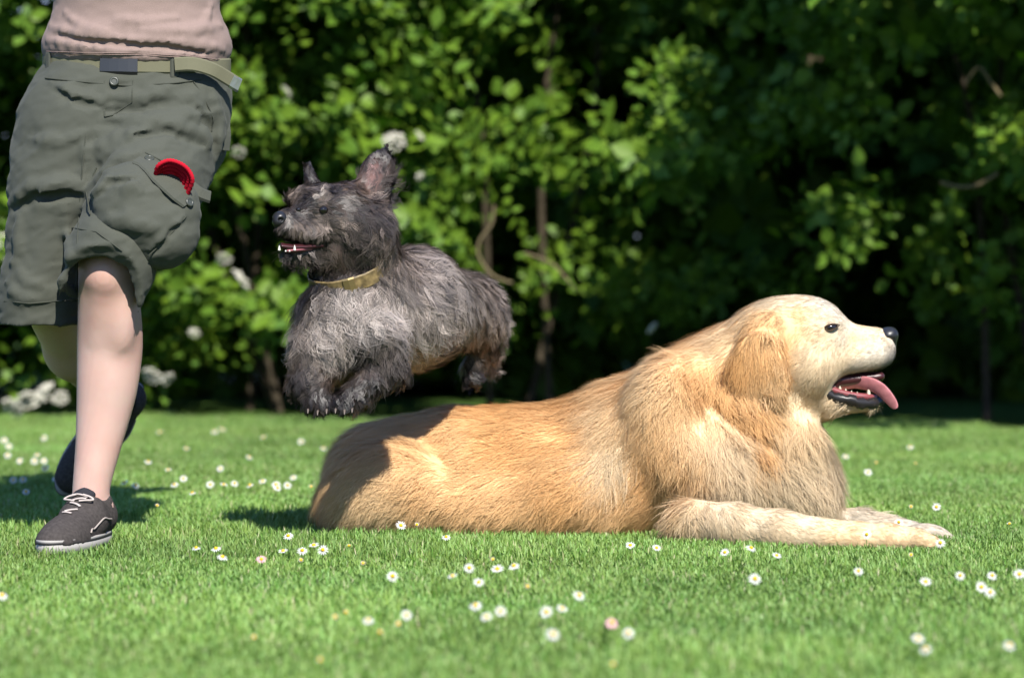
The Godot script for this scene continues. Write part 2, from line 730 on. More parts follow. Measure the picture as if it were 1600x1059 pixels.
func build_daisies() -> void:
	var near := [[306, 856, 0.6], [337, 857, 1], [347, 870, 1], [408, 874, 0.8], [442, 861, 0.8], [450, 837, 0.9], [472, 860, 1], [490, 852, 1], [504, 859, 1], [545, 853, 0.5], [626, 821, 0.9], [651, 820, 0.5], [613, 900, 1], [707, 900, 0.6], [733, 887, 0.8], [777, 889, 1.25], [803, 884, 1], [770, 874, 0.4], [748, 910, 0.8], [743, 946, 1.1], [760, 964, 0.7], [782, 955, 0.6], [854, 956, 1], [878, 951, 0.7], [905, 930, 1], [864, 991, 1], [956, 973, 1], [982, 989, 0.7], [622, 975, 0.5], [593, 988, 0.5], [575, 969, 0.6], [540, 957, 0.5], [523, 964, 0.4], [635, 961, 0.6], [697, 839, 0.6], [985, 852, 0.8], [470, 875, 0.4],
		[1174, 856, 0.9], [1133, 863, 0.6], [1026, 856, 0.6], [1180, 904, 1.2], [1214, 868, 0.6], [1342, 892, 0.6], [1447, 909, 0.9], [1501, 899, 0.6], [1534, 917, 1], [1548, 925, 0.8], [1551, 899, 0.7], [1594, 897, 1.1], [1435, 998, 0.8], [1447, 1014, 0.6], [1578, 1008, 0.6], [1464, 792, 0.9], [1405, 816, 0.7], [1357, 738, 1], [1423, 698, 0.9], [1355, 835, 0.7], [1470, 848, 0.8], [1424, 867, 0.4], [2, 930, 1.1], [6, 688, 1], [11, 711, 1], [30, 720, 0.7], [53, 720, 1], [70, 731, 1], [68, 684, 0.8], [35, 749, 0.9], [20, 750, 0.8], [249, 675, 1.1], [335, 674, 0.9], [347, 671, 1.1], [411, 683, 0.8], [389, 714, 0.7], [262, 734, 0.6], [194, 754, 1.1], [211, 758, 0.9], [286, 748, 0.8], [272, 757, 0.8], [328, 757, 1.1], [349, 757, 0.8], [390, 758, 1], [410, 752, 0.9], [431, 757, 1.2], [366, 755, 0.8], [449, 758, 1], [86, 748, 0.8], [433, 762, 0.9], [40, 768, 0.7], [300, 770, 0.7], [245, 790, 0.5], [505, 700, 0.8], [470, 690, 0.7]]
	var spots := []
	for q in near:
		spots.append(q)
	var r := RandomNumberGenerator.new()
	r.seed = 61
	for k in 8:
		spots.append([r.randf_range(-40, 520), r.randf_range(664, 765), r.randf_range(0.4, 0.9)])
	for k in 6:
		spots.append([r.randf_range(1300, 1640), r.randf_range(690, 830), r.randf_range(0.3, 0.7)])
	for k in 5:
		spots.append([r.randf_range(100, 1600), r.randf_range(880, 1050), r.randf_range(0.3, 0.5)])
	var white := mat(lin(0.62, 0.615, 0.60), 0.7, 0.3)
	white.backlight_enabled = true
	white.backlight = Color(0.4, 0.4, 0.4)
	var blush := mat(lin(0.68, 0.36, 0.42), 0.7, 0.3)
	var yolk := mat(lin(0.72, 0.46, 0.02), 0.8, 0.2)
	var stalk := mat(lin(0.13, 0.22, 0.05), 0.7, 0.3)
	var sets := [petal_mesh(14, 0.0100, -0.1, 1), petal_mesh(13, 0.0100, 0.2, 2), petal_mesh(16, 0.0085, -0.7, 3)]
	var disc := ball(Vector3(0.0041, 0.0028, 0.0041), 6, 10)
	for q in spots:
		var size: float = 0.52 + 0.30 * q[2]
		var tall := r.randf_range(0.030, 0.044)
		if q[0] == 626 or q[0] == 651:
			tall = 0.062
		elif q[0] == 1355 or q[0] == 1470:
			tall = 0.055
		var d: float = (EYE.y - tall) * FOCAL_PX / (q[1] - 400.0)
		var head := at(q[0], q[1], d)
		var small: bool = q[2] < 0.55
		var pink: bool = q[0] == 956 or q[0] == 408
		var f: Node3D
		var spot := "in the open lawn"
		if head.z < -7.6:
			spot = "on the far lawn near the hedge behind the runner" if head.x < 0.0 else "on the far lawn behind the golden dog's head"
		elif head.z < -6.25:
			spot = "on the lawn between the runner and the golden dog's rump" if head.x < 0.0 else "on the lawn behind the golden dog's paws"
		elif head.x < -0.62:
			spot = "in the grass beside the runner's planted shoe"
		elif head.z < -5.55:
			spot = "at the golden dog's rump" if head.x < -0.31 else "along the golden dog's belly" if head.x < 0.27 else "beside the golden dog's forelegs"
		elif head.z < -5.0:
			spot = "a step in front of the golden dog's flank" if head.x < 0.3 else "a step in front of the golden dog's paws"
		else:
			spot = "in the near lawn well in front of both dogs"
		var kind := "half-opened white daisy" if small else "rose pink daisy" if pink else "open white daisy"
		f = thing("daisy", kind + " " + spot, "flower", Vector3(head.x, 0, head.z), kind + " flowers " + spot)
		var lean := Vector3(r.randf_range(-0.006, 0.006), 0, r.randf_range(-0.006, 0.006))
		var top := Vector3(0, head.y, 0)
		show_mesh("stem", sweep(PackedVector3Array([lean * 2.0, lean * 0.7 + Vector3(0, head.y * 0.5, 0), top]), [0.0009], 5), stalk, f)
		var tilt := Basis(Vector3(0, 0, 1), r.randf_range(-0.45, 0.45)) * Basis(Vector3(1, 0, 0), r.randf_range(0.25, 1.1)) * Basis(Vector3.UP, r.randf() * TAU)
		var pt := show_mesh("petals", sets[2] if small else sets[r.randi() % 2], blush if pink else white, f)
		pt.transform = Transform3D(tilt.scaled(Vector3.ONE * size * (0.72 if small else 1.12)), top)
		var ey := show_mesh("flower_centre", disc, yolk, f)
		ey.transform = Transform3D(tilt.scaled(Vector3.ONE * size), top + tilt * Vector3(0, 0.0008, 0))

# ------------------------------------------------------------------ the hedge
func leaf_spray(count: int, size: float, sd: int) -> ArrayMesh:
	var r := RandomNumberGenerator.new()
	r.seed = sd
	var v := PackedVector3Array()
	var n := PackedVector3Array()
	var c := PackedColorArray()
	var idx := PackedInt32Array()
	for k in count:
		var f := (k + 0.6) / count
		var root := Vector3((r.randf() - 0.5) * 0.012, f * 0.13, (r.randf() - 0.5) * 0.012 + 0.03 * f * f)
		var a := k * 2.4 + r.randf_range(-0.4, 0.4)
		var out := Vector3(cos(a), r.randf_range(0.1, 0.7), sin(a)).normalized()
		if k == count - 1:
			out = Vector3(0.1, 1, 0.3).normalized()
		var up := Vector3(r.randf_range(-0.5, 0.5), 1, r.randf_range(-0.2, 0.9))
		var side := out.cross(up).normalized()
		var nn := side.cross(out).normalized()
		var l := size * r.randf_range(0.7, 1.25)
		var w := l * r.randf_range(0.30, 0.42)
		var col := Color(0.115, 0.195, 0.016).lerp(Color(0.075, 0.165, 0.026), r.randf())
		var base := v.size()
		var prof := [[0.0, 0.05], [0.22, 0.75], [0.45, 1.0], [0.7, 0.72], [1.0, 0.0]]
		for q in prof:
			var mid: Vector3 = root + out * (0.012 + l * q[0]) - nn * l * 0.22 * q[0] * q[0]
			for s in [-1, 0, 1]:
				v.append(mid + side * w * q[1] * s + nn * absf(s) * w * 0.22 * q[1])
				n.append((nn - side * s * 0.25).normalized())
				c.append(col)
		for q in 4:
			for s in 2:
				var e := base + q * 3 + s
				idx.append_array(PackedInt32Array([e, e + 1, e + 3, e + 1, e + 4, e + 3]))
	# wind the faces to agree with their normals
	for t in range(0, idx.size(), 3):
		var g := (v[idx[t + 2]] - v[idx[t]]).cross(v[idx[t + 1]] - v[idx[t]])
		if g.dot(n[idx[t]]) < 0.0:
			var h := idx[t + 1]
			idx[t + 1] = idx[t + 2]
			idx[t + 2] = h
	return array_mesh(v, n, idx, c)

func umbel(sd: int) -> ArrayMesh:
	var r := RandomNumberGenerator.new()
	r.seed = sd
	var st := SurfaceTool.new()
	var b := ball(Vector3(0.0055, 0.004, 0.0055), 3, 6)
	for k in 70:
		var a := r.randf() * TAU
		var d := sqrt(r.randf()) * 0.045
		st.append_from(b, 0, Transform3D(Basis(Vector3(1, 0, 0), r.randf_range(-0.5, 0.5)), Vector3(cos(a) * d, 0.012 * (1.0 - d * d / 0.002) + r.randf_range(-0.006, 0.006), sin(a) * d)))
	return st.commit()

func shrub(called: String, label: String, spec: Dictionary, sprays: Array, leaf_m: Material, bark: Material) -> Node3D:
	var r := RandomNumberGenerator.new()
	r.seed = spec.seed
	var c: Vector3 = spec.at
	var t := thing(called, label, spec.get("category", "shrub"), Vector3(c.x, 0, c.z), spec.get("group", "shrubs along the lawn edge"))
	var size: Vector3 = spec.size             # half width, height, half depth
	var low: float = spec.get("low", spec.get("base", 0.05))
	# stems that fork upwards
	for k in int(spec.get("stems", 3)):
		var a := r.randf() * TAU
		var p0 := Vector3(cos(a) * 0.12, -0.02, sin(a) * 0.12 - 0.25)
		var p3 := Vector3(r.randf_range(-0.7, 0.7) * size.x, size.y * r.randf_range(0.6, 0.9), r.randf_range(-0.7, 0.1) * size.z)
		var p1 := p0.lerp(p3, 0.33) + Vector3(r.randf_range(-0.1, 0.1), 0.12, r.randf_range(-0.1, 0.1))
		var p2 := p0.lerp(p3, 0.66) + Vector3(r.randf_range(-0.15, 0.15), 0.05, r.randf_range(-0.1, 0.15))
		var line := smooth_line([p0, p1, p2, p3], 5)
		var rad := []
		for i in line.size():
			rad.append(lerpf(0.014, 0.003, float(i) / line.size()))
		show_mesh("stem", sweep(line, rad, 7), bark, t)
	# foliage in clumps through the volume, denser towards the outside
	var lists := []
	var tints := []
	for s in sprays:
		lists.append([])
		tints.append([])
	var left: int = spec.count
	while left > 0:
		var u := Vector3(r.randf_range(-1, 1), r.randf(), r.randf_range(-1, 1))
		if spec.get("round", false):
			var q := Vector3(u.x, u.y * 2.0 - 1.0, u.z)
			if q.length() > 1.0 or (q.length() < 0.55 and r.randf() < 0.6):
				continue
		else:
			if absf(u.z) < 0.3 and r.randf() < 0.4:
				continue
			var shape := 1.0 - 0.35 * pow(u.y, 3.0)
			u.x *= shape
			u.z *= shape * (0.82 + 0.25 * r.randf())
		var mid := Vector3(u.x * size.x, low + u.y * (size.y - low), u.z * size.z)
		var gap := noise.get_noise_3dv((mid + c) * Vector3(3.0, 5.4, 1.5) + Vector3(spec.seed, 0, 0))
		if gap < (spec.get("gaps", -0.15) if mid.y < 1.45 or spec.has("low") else -0.45) and r.randf() < 0.97:     # the top of the hedge is thick
			continue
		mid.z += 0.16 * noise.get_noise_3dv((mid + c) * Vector3(1.8, 2.6, 0.5))
		var lots := r.randi_range(9, 20)
		var fan := Vector3(r.randf_range(-1, 1), r.randf_range(0.2, 1.0), r.randf_range(0.0, 1.2)).normalized()
		for k in lots:
			var off := Vector3(r.randfn(0, 0.085), r.randfn(0, 0.05), r.randfn(0, 0.085))
			var dir := (fan + Vector3(r.randfn(0, 0.45), r.randfn(0, 0.35), r.randfn(0, 0.45))).normalized()
			var b := Basis(Quaternion(Vector3.UP, dir)) * Basis(Vector3.UP, r.randf() * TAU)
			var kind := r.randi() % sprays.size()
			var pos := mid + off
			if pos.y < 0.03:
				continue
			lists[kind].append(Transform3D(b.scaled(Vector3.ONE * r.randf_range(0.75, 1.25)), pos))
			tints[kind].append(Color.WHITE)
		left -= lots
	for k in sprays.size():
		scatter("foliage", sprays[k], leaf_m, t, lists[k], tints[k]).set_meta("kind", "stuff")
	return t

func build_hedge() -> void:
	var sprays := [leaf_spray(10, 0.044, 71), leaf_spray(11, 0.050, 72), leaf_spray(10, 0.038, 73)]
	var leaf_m := vmat(0.5, 0.35)
	leaf_m.backlight_enabled = true
	leaf_m.backlight = Color(0.45, 0.6, 0.2)
	var bark := mat(lin(0.10, 0.08, 0.055), 0.9, 0.2)
	bark.albedo_texture = noise_tex(0.05, Color(0.6, 0.6, 0.6), Color(1, 1, 1), 91, 4, 128)
	bark.uv1_triplanar = true
	bark.uv1_scale = Vector3(5, 5, 5)
	var made := []
	var rows := [
		[-3.1, 0.0, 0.85, 3.1, "broad leafy shrub at the end of the hedge beyond the runner's trailing side", 2900, 0.05, 11],
		[-1.85, 0.05, 0.80, 3.2, "bright green shrub with creamy flower heads behind the runner's raised foot", 3500, 0.02, 12],
		[-0.85, 0.0, 0.72, 3.1, "bushy sunlit green shrub between the runner and the leaping terrier", 3500, 0.03, 13],
		[0.0, 0.10, 0.66, 3.1, "leafy green shrub with a pale bent branch behind the leaping terrier", 2900, 0.12, 14],
		[1.55, 0.05, 0.7, 3.0, "loose leafy shrub behind the golden dog's nose", 2400, 0.12, 15],
		[2.7, 0.0, 0.8, 3.0, "leafy shrub at the end of the hedge beyond the golden dog's paws", 2700, 0.1, 16],
	]
	for q in rows:
		var z: float = hedge_front(q[0]) - 0.55 - q[1]
		made.append(shrub("hedge_shrub", q[4], {"at": Vector3(q[0], 0, z), "size": Vector3(q[2], q[3], 0.55), "count": q[5], "gaps": q[6], "seed": q[7], "base": 0.04 if q[0] < -1.0 else 0.26}, sprays, leaf_m, bark))
	# taller trees close the view behind the shrubs
	for q in [[-3.6, 12.8, 1.5, 31, "tree behind the hedge at the runner's trailing side"], [-1.3, 12.9, 1.5, 32, "tall tree behind the hedge between runner and terrier"], [1.0, 12.6, 1.5, 33, "tree behind the gap in the hedge"], [3.3, 12.2, 1.5, 34, "tree behind the hedge beyond the golden dog"], [-0.1, 14.0, 1.5, 35, "far tree filling the gap behind the terrier"], [2.3, 13.9, 1.5, 36, "far tree filling the gap above the golden dog's head"]]:
		var t := shrub("tree", q[4], {"at": Vector3(q[0], 0, -q[1]), "size": Vector3(q[2], 4.6, 0.9), "count": 6500, "gaps": -0.9, "seed": q[3], "stems": 2, "group": "trees behind the hedge", "category": "tree"}, [leaf_spray(8, 0.11, 74), leaf_spray(8, 0.095, 75)], leaf_m, bark)
		var line := smooth_line([Vector3(0, -0.05, 0), Vector3(0.05, 1.2, 0.05), Vector3(-0.05, 2.6, 0), Vector3(0.02, 4.2, 0.05)], 5)
		var rad := []
		for i in line.size():
			rad.append(lerpf(0.14, 0.03, float(i) / line.size()))
		show_mesh("trunk", sweep(line, rad, 10), bark, t)
	# a tree whose boughs hang over the right half of the hedge and keep the sun off it
	var over := shrub("overhanging_tree", "tree whose boughs hang over the hedge beyond the golden dog", {"at": Vector3(2.15, 0, -9.3), "size": Vector3(1.5, 3.6, 1.05), "low": 1.25, "count": 5000, "gaps": 0.06, "seed": 41, "stems": 0, "group": "trees behind the hedge", "category": "tree"}, sprays, leaf_m, bark)
	for q in [[Vector3(1.2, -0.05, -1.6), Vector3(1.0, 1.3, -1.5), Vector3(0.1, 2.4, -1.0), Vector3(0, 3.4, -0.4), 0.11], [Vector3(1.0, 1.3, -1.5), Vector3(0.2, 1.8, -0.9), Vector3(-0.6, 2.0, 0.2), Vector3(-0.9, 2.1, 0.8), 0.05], [Vector3(1.0, 1.5, -1.4), Vector3(0.9, 1.9, -0.8), Vector3(0.8, 2.1, 0.3), Vector3(0.9, 2.2, 0.9), 0.05]]:
		var line := smooth_line([q[0], q[1], q[2], q[3]], 6)
		var rad := []
		for i in line.size():
			rad.append(lerpf(q[4], 0.012, float(i) / line.size()))
		show_mesh("trunk" if q[4] > 0.1 else "bough", sweep(line, rad, 9), bark, over)
	# flower heads
	var cream := mat(lin(0.55, 0.53, 0.44), 0.8, 0.2)
	var heads := [umbel(5), umbel(6)]
	var k := 0
	for q in [[616, 222, 0.8, 3], [655, 212, 0.4, 3], [18, 637, 0.8, 1], [40, 628, 0.9, 1], [66, 617, 1.0, 1], [92, 622, 0.6, 1], [376, 437, 0.8, 2], [238, 588, 0.7, 2], [262, 592, 0.5, 2], [100, 578, 0.6, 1], [303, 520, 0.4, 2], [447, 143, 0.45, 2], [372, 238, 0.45, 2], [1020, 513, 0.45, 3], [656, 275, 0.3, 3], [5, 380, 0.8, 1], [8, 410, 0.7, 1], [350, 405, 0.5, 2]]:
		var x := at(q[0], q[1], 10.0).x
		var p := at(q[0], q[1], -hedge_front(x) - 0.06)
		var host: Node3D = made[q[3]]
		var h := show_mesh("flower_head", heads[k % 2], cream, host)
		h.transform = Transform3D(Basis.from_euler(Vector3(0.9, k * 1.3, 0)).scaled(Vector3.ONE * q[2]), p - host.position)
		k += 1
	# pale bare branches that catch the sun
	var pale := mat(lin(0.17, 0.135, 0.075), 0.85, 0.2)
	for q in [[[[772, 320], [768, 350], [750, 375], [748, 400], [770, 430], [800, 442]], 3, 0.004], [[[820, 395], [860, 410], [885, 435], [900, 455]], 3, 0.0035], [[[1470, 285], [1500, 292], [1530, 288], [1560, 270]], 4, 0.0055], [[[1510, 130], [1530, 105], [1550, 130], [1565, 150]], 4, 0.0045]]:
		var host: Node3D = made[q[1]]
		var pts := []
		for b in q[0]:
			var x := at(b[0], b[1], 10.0).x
			pts.append(at(b[0], b[1], -hedge_front(x) - 0.02) - host.position)
		show_mesh("branch", sweep(smooth_line(pts, 5), [q[2]], 7), pale, host)

# ------------------------------------------------------------------ the golden retriever lying on the lawn
const GP := 0.001144     # metres to a pixel of the photograph at this dog's distance

func gold_prims() -> Array:
	var p := []
	# trunk, rump and chest
	p.append(cap(at(596, 748, 6.24), at(720, 735, 6.24), 90 * GP, 102 * GP, 0.008, 1.3))
	p.append(cap(at(720, 735, 6.24), at(880, 733, 6.23), 102 * GP, 103 * GP, 0.008, 1.3))
	p.append(cap(at(880, 733, 6.23), at(1010, 705, 6.20), 103 * GP, 121 * GP, 0.012, 1.2))
	p.append(cap(at(1010, 705, 6.20), at(1140, 690, 6.18), 121 * GP, 122 * GP, 0.02, 1.05))
	p.append(ell(at(600, 762, 6.095), Vector3(92, 72, 70) * GP, 0.03, Vector3(0, 0, 14)))          # haunch
	p.append(ell(at(545, 792, 6.14), Vector3(52, 42, 80) * GP, 0.04))                          # tail root laid round the rump
	p.append(ell(at(770, 790, 6.12), Vector3(150, 50, 60) * GP, 0.06))                         # belly fold on the grass
	p.append(ell(at(930, 775, 6.10), Vector3(110, 66, 60) * GP, 0.05))
	p.append(ell(at(1040, 640, 6.095), Vector3(64, 84, 70) * GP, 0.018, Vector3(0, 0, -22)))       # shoulder blade
	p.append(ell(at(1105, 728, 6.06), Vector3(100, 58, 62) * GP, 0.05, Vector3(0, 0, -32)))      # upper arm
	p.append(ell(at(1225, 735, 6.15), Vector3(80, 98, 100) * GP, 0.05, Vector3(0, 0, 8)))        # chest ruff
	p.append(ell(at(1262, 775, 6.12), Vector3(45, 52, 75) * GP, 0.04))
	# neck
	p.append(cap(at(1100, 628, 6.18), at(1195, 560, 6.15), 100 * GP, 80 * GP, 0.05))
	p.append(cap(at(1165, 660, 6.13), at(1245, 600, 6.13), 78 * GP, 52 * GP, 0.05))
	p.append(cap(at(1165, 655, 6.09), at(1240, 690, 6.09), 46 * GP, 46 * GP, 0.018))
	# head
	p.append(ell(at(1232, 537, 6.13), Vector3(80, 76, 72) * GP, 0.03))
	p.append(ell(at(1272, 520, 6.12), Vector3(54, 52, 60) * GP, 0.03))
	p.append(ell(at(1262, 572, 6.11), Vector3(52, 50, 64) * GP, 0.03))
	p.append(ell(at(1296, 503, 6.085), Vector3(26, 12, 18) * GP, 0.016, Vector3(0, 0, -14)))      # brow
	p.append(ell(at(1296, 503, 6.165), Vector3(26, 12, 18) * GP, 0.016, Vector3(0, 0, -14)))
	p.append(ell(at(1296, 530, 6.085), Vector3(26, 12, 12) * GP, 0.025, Vector3(0, 0, -8)))       # cheekbone
	p.append(cap(at(1300, 541, 6.12), at(1370, 537, 6.12), 40 * GP, 26 * GP, 0.022, 0.92))
	p.append(cap(at(1305, 560, 6.10), at(1366, 556, 6.105), 27 * GP, 21 * GP, 0.012))            # upper lips
	p.append(cap(at(1305, 560, 6.14), at(1366, 556, 6.135), 27 * GP, 21 * GP, 0.012))
	p.append(ell(at(1382, 548, 6.12), Vector3(18, 24, 25) * GP, 0.01))
	p.append(cap(at(1258, 612, 6.12), at(1300, 630, 6.12), 36 * GP, 19 * GP, 0.025))             # lower jaw
	p.append(cap(at(1300, 630, 6.12), at(1362, 631, 6.12), 19 * GP, 12 * GP, 0.012, 1.35))
	# ear
	p.append(ell(at(1200, 525, 6.056), Vector3(38, 42, 17) * GP, 0.010, Vector3(0, 0, 12)))
	p.append(ell(at(1184, 563, 6.032), Vector3(40, 52, 9) * GP, 0.011, Vector3(4, 0, -20)))
	p.append(ell(at(1210, 586, 6.028), Vector3(26, 40, 8) * GP, 0.012, Vector3(4, 0, 12)))
	p.append(ell(at(1205, 560, 6.205), Vector3(40, 60, 14) * GP, 0.012))
	# near foreleg: elbow, forearm, wrist, paw and toes
	p.append(cap(at(1075, 812, 5.95), at(1150, 824, 5.90), 33 * GP, 34 * GP, 0.03))
	p.append(cap(at(1150, 824, 5.90), at(1220, 831, 5.86), 34 * GP, 31 * GP, 0.02))
	p.append(cap(at(1220, 831, 5.86), at(1340, 840, 5.82), 31 * GP, 23 * GP, 0.02))
	p.append(cap(at(1340, 840, 5.82), at(1392, 842, 5.805), 23 * GP, 22 * GP, 0.012))
	p.append(ell(at(1388, 841, 5.805), Vector3(22, 22, 24) * GP, 0.01))
	p.append(ell(at(1424, 845, 5.80), Vector3(34, 21, 30) * GP, 0.012, Vector3(0, 0, -4)))
	for k in 4:
		p.append(cap(at(1434, 842, 5.775 + k * 0.017), at(1456, 849, 5.772 + k * 0.017), 14 * GP, 13 * GP, 0.003))
	# far foreleg
	p.append(cap(at(1265, 820, 6.14), at(1345, 817, 6.09), 32 * GP, 21 * GP, 0.02))
	p.append(cap(at(1345, 817, 6.09), at(1425, 830, 6.04), 21 * GP, 17 * GP, 0.015))
	p.append(ell(at(1452, 835, 6.01), Vector3(34, 17, 24) * GP, 0.012, Vector3(0, 0, -8)))
	for k in 4:
		p.append(cap(at(1462, 834, 5.988 + k * 0.015), at(1480, 841, 5.985 + k * 0.015), 11 * GP, 10 * GP, 0.003))
	# the line where the ruff lies over the shoulder
	p.append_array(crease([[1066, 548], [1082, 590], [1112, 628], [1150, 660], [1200, 690], [1242, 706]], p.duplicate(), 9, 0.012))
	# the open mouth
	p.append(cut(cap(at(1292, 602, 6.12), at(1420, 596, 6.12), 9 * GP, 21 * GP, 0.006, 3.0)))
	return p

